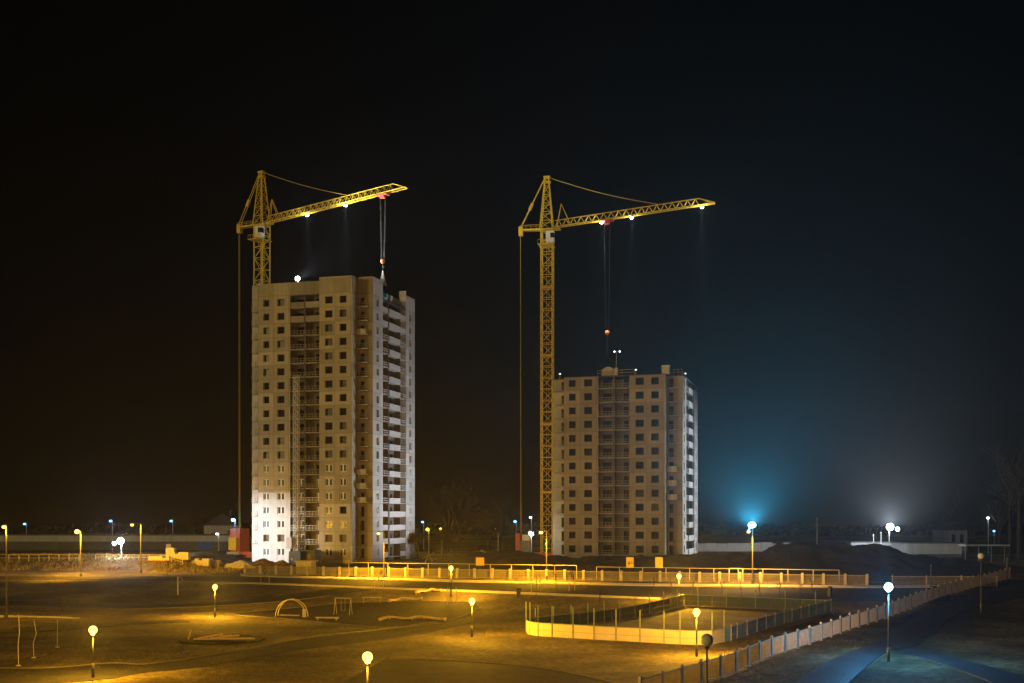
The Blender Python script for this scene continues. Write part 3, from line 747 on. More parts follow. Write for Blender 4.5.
def heap(name, loc, rx, ry, h, m, label, cat, seed, n=26):
    mb = MB(); rnd = random.Random(seed); rows = []
    for j in range(9):
        r = []
        for i in range(n):
            a = 2*math.pi*i/n; q = 1-j/8.0; k = .75+.5*fbm(math.cos(a)*2+seed, math.sin(a)*2+j*.4, 3)
            r.append((rx*q*k*math.cos(a), ry*q*k*math.sin(a), h*(1-q**1.6)*(.8+.4*rnd.random())-.05))
        rows.append(r)
    for a, b in zip(rows[:-1], rows[1:]):
        for i in range(n): mb.quad(a[i], a[(i+1) % n], b[(i+1) % n], b[i])
    for _ in range(40):
        a = rnd.random()*6.28; q = rnd.random()*.9; x, y, z = rx*q*math.cos(a), ry*q*math.sin(a), h*(1-q)*.9
        s = .12+.2*rnd.random(); mb.box((x-s, y-s*.6, z-s*.4), (x+s, y+s*.6, z+s*.6))
    o = mb.build(name, m); o.location = loc; return tag(o, label, cat)
heap('rubble_heap', on(263, 231), 3.6, 1.6, 1.4, 'rubble', 'low brick rubble heap at the foot of the white rendered corner', 'rubble heap', 3)
heap('rubble_heap', on(282, 231), 2.2, 1.3, 1.1, 'rubble', 'smaller rubble heap just left of the blue container', 'rubble heap', 4)
heap('rubble_heap', on(240, 226), 3.2, 1.6, 1.3, 'pale', 'pale rubble heap left of the white rendered corner', 'rubble heap', 8)
def pallet(px, Y, wd, hh, lab, seed):
    t = empty('block_stack', on(px, Y), R(-6), lab, 'block stack', 'stacks of pale blocks left of the taller tower'); rnd = random.Random(seed)
    m = MB(); m.box((-wd/2, -.6, 0), (wd/2, .6, .15)); m.build('pallet', 'wood', t); m = MB(); nx = max(2, int(wd/.62))
    for i in range(nx):
        for k in range(int(hh/.32)):
            if k == int(hh/.32)-1 and rnd.random() < .3: continue
            x = -wd/2+wd*(i+.5)/nx; j = rnd.uniform(-.03, .03); m.box((x-wd/nx*.48+j, -.55, .17+k*.32), (x+wd/nx*.48+j, .55, .17+k*.32+.30))
    m.build('blocks', 'pale', t)
pallet(160, 220, 4.0, .7, 'lowest long stack of pale blocks, leftmost on the bank', 1)
pallet(171, 223, 1.6, 1.6, 'tall narrow stack of pale blocks next to the low leftmost stack', 2)
pallet(181, 222, 3.2, 1.5, 'wide pale block stack in the middle of the bank stacks', 3)
pallet(201, 223, 3.4, 1.3, 'pale block stack with gaps right of the middle stack', 4)
pallet(212, 225, 3.0, 1.6, 'tallest right hand stack of pale blocks on the bank', 5)
pallet(231, 226, 4.4, .8, 'low pale block stack under the red crane ballast', 6)

# ------------------------------------------------------------------ lamps
def globe_lamp(base, h, label, mk, power, color, rad=.32, pole='lpole', group='globe park lamps'):
    t = empty('globe_lamp', base, 0, label, 'park lamp', group)
    m = MB(); m.lathe([(.12, 0), (.12, 1.0), (.09, 1.05), (.085, 1.1)], n=10); m.build('base_sleeve', pole, t, True)
    m = MB(); m.bar((0, 0, 1.1), (0, 0, h-rad-.1), .055, .045, 8); m.lathe([(.06, 0), (.14, .04), (.14, .12), (.06, .14)], (0, 0, h-rad-.12), 10); m.build('pole', pole, t, True)
    m = MB(); m.ball((0, 0, h), rad, 18, 12); m.build('globe', mk, t, True)
    if power: light('POINT', (0, 0, h), power, color, t, rad+.01)
    return t
def base_of(px, ytop, Y):
    x = (px-CX)/F*Y; z = terrain(x, Y); return Vector((x, Y, z)), CZ-(ytop-HY)/F*Y-z
PL = 13500
for px, yt, Y, lab in ((93, 630, 90, 'lit orange globe lamp at the lower left in front of the dark lawn'),
                       (215, 587, 145, 'lit orange globe lamp on the grass left of the arched climbing frame'),
                       (367.5, 657, 72, 'largest lit orange globe lamp at the bottom centre'),
                       (472, 601, 121, 'lit orange globe lamp left of the cream rink boards'),
                       (696.5, 612, 103.6, 'lit orange globe lamp in front of the cream rink boards'),
                       (451, 568, 165, 'lit orange globe lamp before the fence below the tower gap'),
                       (679, 576, 155, 'lit orange globe lamp behind the rink by the roadside saplings')):
    b, h = base_of(px, yt, Y); globe_lamp(b, h, lab, 'Lsod', PL*(1.0 if Y > 100 else .75), SOD)
b, h = base_of(888.5, 587, 92); globe_lamp(b, h, 'cyan lit globe lamp on a tall dark pole beside the side road', 'Lcyan', 6000, CYAN, pole='pants')
b, h = base_of(707, 640, 60); globe_lamp(b, h, 'unlit globe lamp on a dark pole in front of the near park fence', 'globeoff', 0, SOD, pole='black')
b, h = base_of(981, 556, 129); globe_lamp(b, h, 'unlit pale globe lamp beside the far end of the right park fence', 'globeoff', 0, SOD, pole='pants', rad=.33)

def street_lamp(px, yt, Y, label, mk, power, color, arm=(-.2, -1.6), lens=.30, group='street lamps along the road', pole='lpole', second=None, cone=142, tilt=(0, 0)):
    b, h = base_of(px, yt, Y); bx = Vector((b.x-arm[0], b.y-arm[1], 0)); bx.z = terrain(bx.x, bx.y); h = b.z+h-bx.z
    t = empty('street_lamp', bx, 0, label, 'street lamp', group)
    m = MB(); m.bar((0, 0, 0), (0, 0, h+.25), .11, .06, 8); m.lathe([(.2, 0), (.2, .5), (.12, .6)], n=10); m.build('pole', pole, t)
    m = MB(); m.path([(0, 0, h+.2), (arm[0]*.5, arm[1]*.5, h+.32), (arm[0]*.85, arm[1]*.85, h+.26)], .05); m.build('arm', pole, t)
    A = Vector((arm[0], arm[1], h)); m = MB(); m.lathe([(.12, .34), (.26, .26), (.3, .16)], A, 10); hd = m.build('lamp_head', 'grey', t)
    m = MB(); m.ball(A, lens, 14, 8, .75); m.build('lens', mk, hd)
    if power > 3000:                                   # full road lanterns throw their light down
        light('SPOT', A-Vector((0, 0, lens*.75+.05)), power, color, t, .2, aim=A-Vector((tilt[0], tilt[1], 9)), cone=cone, blend=.45)
        light('POINT', A-Vector((0, 0, .05)), power*.05, color, t, lens+.02)
    elif power: light('POINT', A-Vector((0, 0, .05)), power, color, t, lens+.02)
    if second:
        dx, dz, mk2, pw2, c2 = second; B = A+Vector((dx, 0, dz)); m = MB(); m.bar(A+Vector((0, 0, .2)), B+Vector((0, 0, .2)), .05); m.lathe([(.1, .3), (.24, .15)], B, 10); hd = m.build('lamp_head', 'grey', t)
        m = MB(); m.ball(B, .26, 12, 8, .75); m.build('lens', mk2, hd); light('SPOT', B-Vector((0, 0, .27)), pw2, c2, t, .2, aim=B-Vector((0, -1, 9)), cone=150, blend=.45)
    return t
SLW = 26000
street_lamp(4, 527, 143, 'orange street lamp on a full height pole at the left edge of the lawn', 'Lsod', 5000, SOD, (-.15, -.3), .26)
street_lamp(77, 532, 200, 'brightest orange street lamp above the grassy bank on the left', 'Lsod', 26000, SOD, (-.1, -1.4), .42, cone=165, tilt=(0, -6))
street_lamp(132, 525, 206, 'smaller orange street lamp between the two white bank lights', 'Lsod', 18000, SOD, (-1.2, -1.0), .28, cone=165, tilt=(0, -6))
street_lamp(378.5, 533.5, 190, 'orange street lamp in front of the side face of the taller tower', 'Lsod', SLW, SOD, (-.6, -2.4), .28)
street_lamp(541, 532.5, 183, 'orange street lamp in front of the mast of the right hand crane', 'Lsod', SLW, SOD, (-.9, -1.6), .32)
street_lamp(752, 525, 172, 'large blue-white street lamp with a small orange head, above the mounds', 'Lblue', 2500, CYAN, (-.4, -1.6), .55, second=(-.5, -1.0, 'Lsod', 20000, SOD))
bw = P(752, 525, 171); light('SPOT', bw, 190000, (.05, .58, 1.0), None, .3, aim=bw+Vector((-.22, -1, .45)), cone=56, blend=.9, name='blue_lamp_beam')
FAR = [(412, 530, 300, 'Lfarwhite', 'pinkish white far lamp touching the right edge of the taller tower'), (427.5, 529.5, 300, 'Lfar', 'small orange far lamp, middle of the row right of the taller tower'),
       (440.5, 529.5, 290, 'Lfar', 'brightest orange far lamp right of the taller tower'), (497, 529, 320, 'Lfar', 'lone orange far lamp between the two towers'),
       (422.5, 522, 340, 'Lfarblue', 'small blue far lamp above the orange far lamps'), (515, 521.5, 300, 'Lfarblue', 'small blue far lamp on a pole left of the right crane ballast rope'),
       (110.5, 521, 300, 'Lfarblue', 'bluish far lamp above the white bank floodlight'), (171, 521, 330, 'Lfarblue', 'bluish far lamp in the middle above the long shed'),
       (233, 520, 262, 'Lcyan', 'cyan lamp beside the ballast rope left of the taller tower'), (24.5, 524, 330, 'Lfarblue', 'faint bluish far lamp near the left edge above the bank'),
       (217, 534, 315, 'Lfarwhite', 'small white lamp on the long shed near its right end'), (988, 518, 300, 'Lfarwhite', 'white far lamp on a pole above the dark canopy on the right'),
       (994, 531, 380, 'Lfarblue', 'tiny faint lamp below the white lamp on the right'), (530.5, 517.5, 330, 'Lfarwhite', 'flat white far lamp left of the right crane mast')]
for px, yt, Y, mk, lab in FAR:
    pw = {'Lfar': 500, 'Lfarblue': 120, 'Lfarwhite': 250, 'Lcyan': 900}[mk]; c = {'Lfar': SOD, 'Lfarblue': CYAN, 'Lfarwhite': COOL, 'Lcyan': CYAN}[mk]
    street_lamp(px, yt, Y, lab, mk, pw, c, (-.3, -.6), .42 if mk == 'Lfar' else .36, 'distant lamps', pole='grey')

def flood(px, py, Y, label, pw_spot, aim, cone, pw_pt, lens=.5, mk='Lcool', color=COOL, twin=False):
    x = (px-CX)/F*Y; zt = CZ-(py-HY)/F*Y; zb = terrain(x, Y); h = zt-zb
    t = empty('floodlight_mast', (x, Y, zb), 0, label, 'floodlight', 'site floodlights'); d = (Vector(aim)-Vector((x, Y, zt))).normalized(); cdir = Vector((0, -1, .0))
    m = MB(); m.bar((0, .5, 0), (0, .5, h+.4), .1, .07, 8); m.box((-.4, .1, 0), (.4, .9, .15)); m.build('mast', 'grey', t)
    m = MB(); m.box((-.45, .1, h-.35), (.45, .45, h+.4)); hd = m.build('lamp_head', 'grey', t)
    m = MB(); m.ball((0, 0, h), lens, 16, 10); m.build('lens', mk, hd)
    light('POINT', (0, -.0, h), pw_pt, color, t, lens+.02)
    l = light('SPOT', Vector((0, 0, h))+d*(lens+.25), pw_spot, color, t, .3, aim=Vector((0, 0, h))+d*50, cone=cone, blend=.7)
    if twin:
        m = MB(); m.bar((0, .45, h), (twin*.5, .45, h-.25), .06); m.box((twin-.3, .1, h-.7), (twin+.3, .4, h-.15)); hd = m.build('lamp_head', 'grey', t); m = MB(); m.ball((twin, 0, h-.45), lens*.55, 12, 8); m.build('lens', mk, hd)
    return t
flood(120.5, 541, 226, 'dazzling white floodlight low on the bank left of the pale block stacks', 52000, bl(BL, -11, 1, 4.0), 46, 6000, .6, twin=-1.2)
flood(890, 527, 250, 'dazzling white floodlight above the mounds on the right', 62000, bl(BR, 13.5, 14, 14), 62, 5000, .7, twin=1.6)
flood(531.5, 534, 249, 'added white floodlight beside the ballast of the right crane', 40000, bl(BL, 13.5, 14, 26), 104, 1500, .3)  # added lamp, lights the side face of the taller tower
wl0, wl1 = on(694, 320), on(806, 320); t = empty('lit_ground_standin', wl0, math.atan2(wl1.y-wl0.y, wl1.x-wl0.x), 'long low pale wall added in place of the white lit ground behind the mounds right of the shorter tower', 'wall'); Lw = (wl1-wl0).length  # upright wall added to stand in for a band of lit ground
m = MB()
for i in range(10): m.box((Lw*i/10+.04, 0, -.3), (Lw*(i+1)/10-.04, .2, .55+.4*hsh(i, 4)+max(0, wl0.z+1.6-3.2)))
m.build('wall_panels', 'pale', t); m = MB()
for i in range(11): m.box((Lw*i/10-.15, -.08, -.3), (Lw*i/10+.15, -.005, 1.0))
m.build('pilasters', 'pale', t)
tw_ = P(890, 527, 251)+Vector((1.6, .9, -.45)); light('SPOT', tw_, 60000, COOL, None, .3, aim=(64, 320, 3.5), cone=78, blend=.6, name='flood_beam')  # spot added to whiten the stand-in wall
fw = P(890, 527, 248); light('SPOT', fw, 95000, COOL, None, .3, aim=fw+Vector((-.3, -1, .45)), cone=56, blend=.9, name='flood_beam')

# ------------------------------------------------------------------ fences
def mesh_fence(name, pts, label, posth, panelh, pm, wm, postw=.16, bars=.16, sp=3.0, wr=.016):
    """posts every few metres along a ground polyline, wire panels between"""
    t = empty(name, pts[0], 0, label, 'fence'); o = Vector(pts[0]); P3 = []; L = 0
    seg = [(Vector((b.x-a.x, b.y-a.y, 0))).length for a, b in zip(pts[:-1], pts[1:])]; tot = sum(seg); n = max(1, round(tot/sp))
    for i in range(n+1):
        d = tot*i/n; k = 0
        while k < len(seg)-1 and d > seg[k]: d -= seg[k]; k += 1
        q = pts[k].lerp(pts[k+1], min(1, d/seg[k])); P3.append(Vector((q.x, q.y, terrain(q.x, q.y)))-o)
    for i, q in enumerate(P3):
        a = P3[max(0, i-1)]; b = P3[min(n, i+1)]; d = (b-a); d.z = 0; d.normalize(); s = Vector((-d.y, d.x, 0)); m = MB(); w = postw
        hh = posth*(1+.05*(hsh(i, 5)-.5)); ln = Vector((.04*(hsh(i, 1)-.5), .04*(hsh(i, 2)-.5), 0))
        c = [q+d*x*w+s*y*w*.8 for x, y in ((-1, -1), (1, -1), (1, 1), (-1, 1))]; i0 = len(m.v)
        m.v += [tuple(v-Vector((0, 0, .1))) for v in c]+[tuple(v+ln+Vector((0, 0, hh))) for v in c]+[tuple(q+ln+Vector((0, 0, hh+.1)))]
        m.f += [(0, 1, 5, 4), (1, 2, 6, 5), (2, 3, 7, 6), (3, 0, 4, 7), (4, 5, 8), (5, 6, 8), (6, 7, 8), (7, 4, 8)]
        m.build('post', pm, t)
    for i in range(n):
        a, b = P3[i], P3[i+1]; d = (b-a).normalized(); m = MB(); a2, b2 = a+d*postw*1.1, b-d*postw*1.1; L = (b2-a2).length
        up = lambda z: Vector((0, 0, z))
        for z, r in ((.12, .04), (panelh, .045)): m.bar(a2+up(z), b2+up(z), r)
        for z in (.4, .7, 1.0, 1.25): m.bar(a2+up(z), b2+up(z), .012)
        k = int(L/bars)
        for j in range(1, k): q = a2.lerp(b2, j/k); m.bar(q+up(.12), q+up(panelh), wr)
        for q in (a2, b2): m.bar(q+up(.12), q+up(panelh), .03)
        m.build('wire_panel', wm, t)
    return t
fp = [Vector((x, yfence(x), 0)) for x in (-45, -20, 5, 30, 50)]
for p in fp: p.z = terrain(p.x, p.y)
mesh_fence('wire_fence', fp, 'long fence of pale concrete posts and wire panels lit yellow along the road', 1.55, 1.38, 'post', 'wire', .19, bars=.13, wr=.026)
fp2 = [Vector((x, yfence(x)-.02, 0)) for x in (53.2, 60, 66)]
for p in fp2: p.z = terrain(p.x, p.y)
mesh_fence('wire_fence', fp2, 'short unlit wire fence continuing right beyond the yellow lit fence', 1.5, 1.35, 'wire', 'wire', .08, sp=4)
rf = [gp(640, 703), gp(690, 687), gp(729, 675), gp(765, 659), gp(823, 640), gp(849, 630.5), gp(890, 617), gp(930, 601), gp(975, 587.5), gp(1010, 578.5)]
mesh_fence('wire_fence', rf, 'pale fence running diagonally between the park and the side road', 1.6, 1.42, 'bpost', 'bwire', .11, bars=.11, wr=.022)
lf = [Vector((x, 216, 0)) for x in (-100, -92, -84.5)]
for p in lf: p.z = terrain(p.x, p.y)
def pipe_rail(pts_x, yfun, label, hgt, sp, m='rail', mid=None):
    n = max(1, round((pts_x[1]-pts_x[0])/sp)); Q = []
    for i in range(n+1):
        x = pts_x[0]+(pts_x[1]-pts_x[0])*i/n; y = yfun(x); Q.append(Vector((x, y, terrain(x, y))))
    t = empty('pipe_railing', Q[0], 0, label, 'railing', 'pipe railings behind the road'); o = Q[0]
    for q in Q: mb = MB(); mb.bar(q-o-Vector((0, 0, .1)), q-o+Vector((0, 0, hgt)), .06, n=6); mb.build('post', m, t)
    mb = MB()
    for a, b in zip(Q[:-1], Q[1:]):
        mb.bar(a-o+Vector((0, 0, hgt)), b-o+Vector((0, 0, hgt)), .05)
        if mid: mb.bar(a-o+Vector((0, 0, mid)), b-o+Vector((0, 0, mid)), .04)
    mb.build('rail', m, t)
M['ypipe'] = mat('pale_pipe_paint', (.5, .42, .2), .5)
pipe_rail((-27, 10), lambda x: yfence(x)+2.6, 'tall thin pipe railing behind the yellow lit fence below the tower gap', 2.15, 3.4, 'ypipe')
pipe_rail((13, 47), lambda x: yfence(x)+2.4, 'thin pipe railing behind the right part of the yellow lit fence', 2.0, 3.4, 'ypipe')
pipe_rail((-96, -81), lambda x: yfence(x)+10, 'pipe railing on top of the bank at the left edge', 1.25, 1.9, 'ypipe', .6)
pipe_rail((-78, -60), lambda x: yfence(x)+11, 'low pipe railing on top of the bank below the block stacks', 1.0, 2.2, 'ypipe', .5)
# frame gate like goal behind the fence
Y = fence_y(736)+3.0; t = empty('goal_frame', on(736, Y), R(-19), 'small pale rectangular goal frame behind the fence on the right', 'goal frame')
for s in (-1.0, 1.0): m = MB(); m.bar((s, 0, 0), (s, 0, 2.0), .07); m.build('upright', 'wrail', t)
m = MB(); m.bar((-1.0, 0, 2.0), (1.0, 0, 2.0), .07); m.build('crossbar', 'wrail', t)

# ------------------------------------------------------------------ yellow signs
def sign(px, py, Y, w, h, label, mark, rz=-.1):
    x = (px-CX)/F*Y; z = CZ-(py-HY)/F*Y; g = terrain(x, Y); t = empty('road_sign', (x, Y, g), rz, label, 'sign', 'yellow signs behind the fence'); zz = z-g
    m = MB(); m.bar((0, .1, 0), (0, .1, zz+h/2), .05, n=6); m.build('post', 'darksteel', t)
    m = MB(); m.box((-w/2, -.02, zz-h/2), (w/2, .03, zz+h/2)); s = m.build('sign_panel', 'sign', t)
    if mark:
        m = MB(); y = -.026
        def ln(a, b, r=.07): m.bar((a[0]*w, y, zz+a[1]*h), (b[0]*w, y, zz+b[1]*h), r)
        ln((-.28, -.06), (.42, -.06)); ln((-.28, -.06), (.0, .14)); ln((-.05, -.06), (-.22, -.30)); ln((.1, .05), (.3, .1), .05)
        m.build('dark_arrow', 'black', s)
sign(480, 561.5, fence_y(480)+4.5, 1.35, 1.3, 'yellow square sign left of the right crane, slightly tilted', False, R(12))
sign(630, 562.5, fence_y(630)+2.0, 1.12, 1.6, 'yellow upright sign bearing a dark arrow mark', True)
sign(659, 562.5, fence_y(659)+2.0, 1.12, 1.6, 'plain yellow upright sign right of the arrow marked one', False)

# ------------------------------------------------------------------ hockey rink
def rink():
    near = [(526, 631.5), (527, 634), (530, 635.4), (538, 636.6), (552, 637.6), (573, 638.8), (594, 640.2), (616, 641.4), (640, 642.7), (664, 644.2), (680, 645), (697, 645.6), (712, 645.2), (724, 642.5)]
    right = [(724, 642.5), (731, 641), (737, 639), (747, 636), (757, 632.5), (766, 629.5), (775, 627), (784, 624.5), (792, 622.5), (801, 620), (809, 618), (816, 616), (825, 613.8), (831, 612)]
    t = empty('hockey_rink', gp(527, 634), 0, 'hockey rink with cream near boards and blue-green right hand boards', 'hockey rink'); o = t.location.copy()
    N = [gp(*q)-o for q in near]; Rr = [gp(*q)-o for q in right]
    bl_, br_ = gp(684, 605.5)-o, Rr[-1]
    def board(a, b, mat_, h=1.38, posth=None, pm='gpost', name='board_panel'):
        d = b-a; d.normalize(); s = Vector((-d.y, d.x, 0)).normalized(); a2, b2 = a+d*.05, b-d*.05; m = MB(); up = Vector((0, 0, 1))
        for z0, z1 in ((.06, h*.46), (h*.48, h)):
            q = [a2+s*.0+up*z0, b2+up*z0, b2+up*z1, a2+up*z1]; q2 = [v+s*.05 for v in q]
            m.quad(*q); m.quad(*q2[::-1])
            for k in range(4): m.quad(q[k], q2[k], q2[(k+1) % 4], q[(k+1) % 4])
        bp = m.build(name, mat_, t); m = MB(); m.bar(a2-s*.02+up*(h+.02), b2-s*.02+up*(h+.02), .05); m.build('cap_rail', pm, bp)
    def pst(a, h, pm='gpost', r=.07):
        m = MB(); m.bar(a, a+Vector((0, 0, h)), r); m.build('post', pm, t)
    for a, b in zip(N[:-1], N[1:]): board(a, b, 'boards')
    for i, a in enumerate(N):
        if i not in (1, 11): pst(a, 3.15 if i != 2 else 3.4)
    for a, b in zip(Rr[:-1], Rr[1:]): board(a, b, 'gboards', 1.38, pm='wire')
    for a in Rr[1:]: pst(a, 1.6, 'wire', .06)
    for A, B, n in ((N[0], bl_, 20), (bl_, br_, 10)):
        pts = [A.lerp(B, i/n) for i in range(n+1)]
        for q in pts: q.z = terrain(q.x+o.x, q.y+o.y)-o.z
        for a, b in zip(pts[:-1], pts[1:]): board(a, b, 'dboards')
        for a in pts[1::2]: pst(a, 2.4)
    m = MB(); na, nb = N[1], N[-1]; n, k = 16, 24; g = []
    for i in range(n+1):
        row = []
        for j in range(k+1):
            q = (na.lerp(nb, i/n)).lerp(bl_.lerp(br_, i/n), .03+.94*j/k); row.append((q.x, q.y, terrain(q.x+o.x, q.y+o.y)-o.z+.06))
        g.append(row)
    for i in range(n):
        for j in range(k): m.quad(g[i][j], g[i+1][j], g[i+1][j+1], g[i][j+1])
    m.build('rink_floor', 'sand', t)
rink()

# ------------------------------------------------------------------ playground and park furniture
p = gp(291.5, 617); t = empty('climbing_arch', p, R(-8), 'arched tubular climbing frame on the dark play surface', 'climbing frame')
for s in (-.35, .55):
    m = MB(); m.path([(-1.9*math.cos(math.pi*i/14), s, 2.15*math.sin(math.pi*i/14)) for i in range(15)], .05); m.build('arch', 'ypipe', t)
for i in range(2, 13, 2):
    m = MB(); a = math.pi*i/14; m.bar((-1.9*math.cos(a), -.35, 2.15*math.sin(a)), (-1.9*math.cos(a), .55, 2.15*math.sin(a)), .035); m.build('rung', 'darksteel', t)
m = MB(); m.bar((-1.2, -.9, .3), (1.3, -.9, .28), .09); m.build('balance_bar', 'wood', t); m = MB(); m.box((1.6, -.75, 0), (1.95, -.4, 1.0)); m.build('end_post', 'pale', t)
p = gp(327, 620.5); t = empty('balance_beam', p, R(-4), 'low straight wooden beam right of the arched climbing frame', 'balance beam')
m = MB(); m.box((-1.4, -.1, .25), (1.4, .1, .42)); m.build('beam', 'wood', t)
for s in (-1.1, 1.1): m = MB(); m.box((s-.08, -.08, 0), (s+.08, .08, .24)); m.build('leg', 'wood', t)
p = gp(343, 615); t = empty('swing_frame', p, R(-10), 'thin A-shaped swing frame right of the climbing arch', 'swing')
for x in (-1.0, 1.0):
    m = MB(); m.bar((x, -.6, 0), (x, 0, 2.1), .035); m.bar((x, .6, 0), (x, 0, 2.1), .035); m.build('leg_pair', 'rail', t)
m = MB(); m.bar((-1.0, 0, 2.1), (1.0, 0, 2.1), .05); m.build('top_bar', 'rail', t)
m = MB(); m.box((-.3, -.15, .5), (.3, .15, .56)); st = m.build('swing_seat', 'black', t); m = MB(); [m.bar((s, 0, .55), (s, 0, 2.1), .015) for s in (-.25, .25)]; m.build('chain', 'grey', st)
p = gp(372, 603); t = empty('picnic_table', p, R(5), 'thin-legged table at the top of the dark play surface', 'table')
m = MB(); m.box((-1.3, -.4, .72), (1.3, .4, .8)); m.build('tabletop', 'wood', t)
for a, b in ((-1.1, -.3), (1.1, -.3), (-1.1, .3), (1.1, .3)): m = MB(); m.bar((a, b, 0), (a, b, .72), .04); m.build('leg', 'rail', t)
def wavy(A, label, hgt, amp):
    pts = [gp(*q) for q in smooth_px(A, 18)]; t = empty('wavy_bench', pts[0], 0, label, 'wavy bench', 'wavy timber benches'); o = pts[0]; m = MB()
    for i, (a, b) in enumerate(zip(pts[:-1], pts[1:])):
        z0, z1 = hgt+amp*math.sin(i*.75), hgt+amp*math.sin((i+1)*.75); d = (b-a); d.z = 0; d.normalize(); s = Vector((-d.y, d.x, 0))*.22
        q = [a-o+s+Vector((0, 0, z0)), a-o-s+Vector((0, 0, z0)), b-o-s+Vector((0, 0, z1)), b-o+s+Vector((0, 0, z1))]; q2 = [v-Vector((0, 0, .22)) for v in q]
        m.quad(*q)
        for k in range(4): m.quad(q[k], q2[k], q2[(k+1) % 4], q[(k+1) % 4])
    m.build('seat_beam', 'wood', t)
    for i in range(0, 19, 3): a = pts[i]-o; m = MB(); m.bar(a, a+Vector((0, 0, hgt-.1)), .06); m.build('leg', 'rail', t)
wavy([(380, 622), (396, 619.5), (412, 620.5), (430, 619.5), (445, 622)], 'long wavy timber bench on the play area left of the rink', .42, .12)
wavy([(389, 603), (400, 601), (422, 600.5)], 'short wavy timber bench above the long wavy bench', .4, .08)
wavy([(416, 594.5), (430, 591.5), (441, 592)], 'small angled timber bench near the lit walkway', .4, .08)
# plank heap in the sandpit
p = gp(222, 640); t = empty('sandpit', p, R(-5), 'dark sandpit with loose planks lying across it', 'sandpit')
m = MB(); m.lathe([(4.2, .02), (4.0, .1), (3.6, .05)], (0, 0, 0), 28); m.build('sand_bed', 'rubber', t)
for a, b in (((-2.6, -.7, .15), (3.4, -.5, .25)), ((-2.3, -.5, .2), (-.3, 1.2, .5)), ((-.6, 1.0, .3), (.6, 1.1, .35)), ((-1.2, -.2, .2), (1.5, .8, .4)), ((-3.3, -.3, .1), (-3.2, .2, 1.0))):
    m = MB(); m.bar(a, b, .11); m.build('plank', 'wood', t)
p = gp(177.8, 595); t = empty('basketball_post', p, 0, 'short pale post with a small angled bracket on the lawn', 'post')
m = MB(); m.bar((0, 0, 0), (0, 0, 2.65), .1); m.build('post', 'ypipe', t); m = MB(); m.path([(0, 0, 2.6), (.5, 0, 2.55), (.75, 0, 2.1), (.1, 0, 1.75)], .04); m.build('bracket', 'rail', t)
for px, py, hh, rz, lab in ((18.5, 666, 4.2, 0, 'tallest pale bare pole on the dark lawn at the left'), (34, 658, 3.2, .03, 'second pale pole from the left, slightly bent'), (57.5, 647.5, 2.6, -.02, 'short pale pole nearest the lower left globe lamp')):
    p = gp(px, py); t = empty('slender_pole', p, 0, lab, 'pole', 'pale poles on the dark lawn')
    m = MB(); m.path([(0, 0, 0), (-.04-rz, 0, hh*.4), (.08+rz*4, 0, hh*.65), (.0, 0, hh)], .028); m.build('pole', 'rail', t); m = MB(); m.box((-.15, -.15, -.02), (.15, .15, .08)); m.build('footing', 'post', t)
# litter bin & bollards
p = gp(830, 597); t = empty('litter_bin', p, 0, 'dark cylindrical litter bin at the roadside behind the rink', 'litter bin')
m = MB(); m.lathe([(.25, 0), (.3, .1), (.32, 1.1), (.3, 1.2)], n=12); m.build('bin_body', 'black', t); m = MB(); m.lathe([(.36, 1.22), (.36, 1.28), (.12, 1.4)], n=12); m.build('bin_lid', 'darksteel', t)
p = gp(518.5, 598); t = empty('litter_bin', p, 0, 'dark litter bin on the walkway above the rink corner', 'litter bin')
m = MB(); m.box((-.28, -.28, .1), (.28, .28, 1.3)); m.build('bin_body', 'black', t); m = MB(); m.box((-.33, -.33, 1.32), (.33, .33, 1.4)); m.build('bin_lid', 'darksteel', t)
p = gp(709.5, 672.5)

# ------------------------------------------------------------------ trees
def branches(mb, a, d, L, r, depth, rnd, twig):
    b = a+d*L; (mb if depth > 1 else twig).bar(a, b, r, r*.62, 4 if depth < 3 else 6)
    if depth == 0: return
    n = 3 if depth > 1 else 4
    for i in range(n):
        ax = Vector((rnd.uniform(-1, 1), rnd.uniform(-1, 1), rnd.uniform(-.25, .8))); q = (d*.9+ax.normalized()*.75).normalized()
        branches(mb, a+d*L*rnd.uniform(.55, 1.0), q, L*rnd.uniform(.55, .8), r*.55, depth-1, rnd, twig)
def bare_tree(base, h, label, seed, group, leaf=False, rr=None, depth=5):
    rnd = random.Random(seed); t = empty('bare_tree', base, rnd.random()*6, label, 'tree', group); tr, tw = MB(), MB()
    r = rr or h*.018; tr.bar((0, 0, -.1), (0, 0, h*.3), r, r*.75, 7)
    for i in range(3): branches(tr, Vector((0, 0, h*(.22+.06*i))), Vector((rnd.uniform(-.6, .6), rnd.uniform(-.6, .6), 1)).normalized(), h*.26, r*.6, depth-1, rnd, tw)
    branches(tr, Vector((0, 0, h*.3)), Vector((0, 0, 1)), h*.3, r*.7, depth-1, rnd, tw)
    if leaf:
        vs_ = list(tw.v)
        for i in range(0, len(vs_), 3):
            c = Vector(vs_[i])
            for _ in range(2):
                s = h*.022*rnd.uniform(.5, 1.3); q = c+Vector((rnd.gauss(0, s*2), rnd.gauss(0, s*2), rnd.gauss(0, s*2))); a = Vector((rnd.gauss(0, 1), rnd.gauss(0, 1), rnd.gauss(0, 1))).normalized(); b = a.orthogonal()
                tw.tri(q-a*s, q+b*s, q+a*s)
    tr.build('trunk', 'bark', t); tw.build('crown', 'leaf' if leaf else 'twig', t); return t
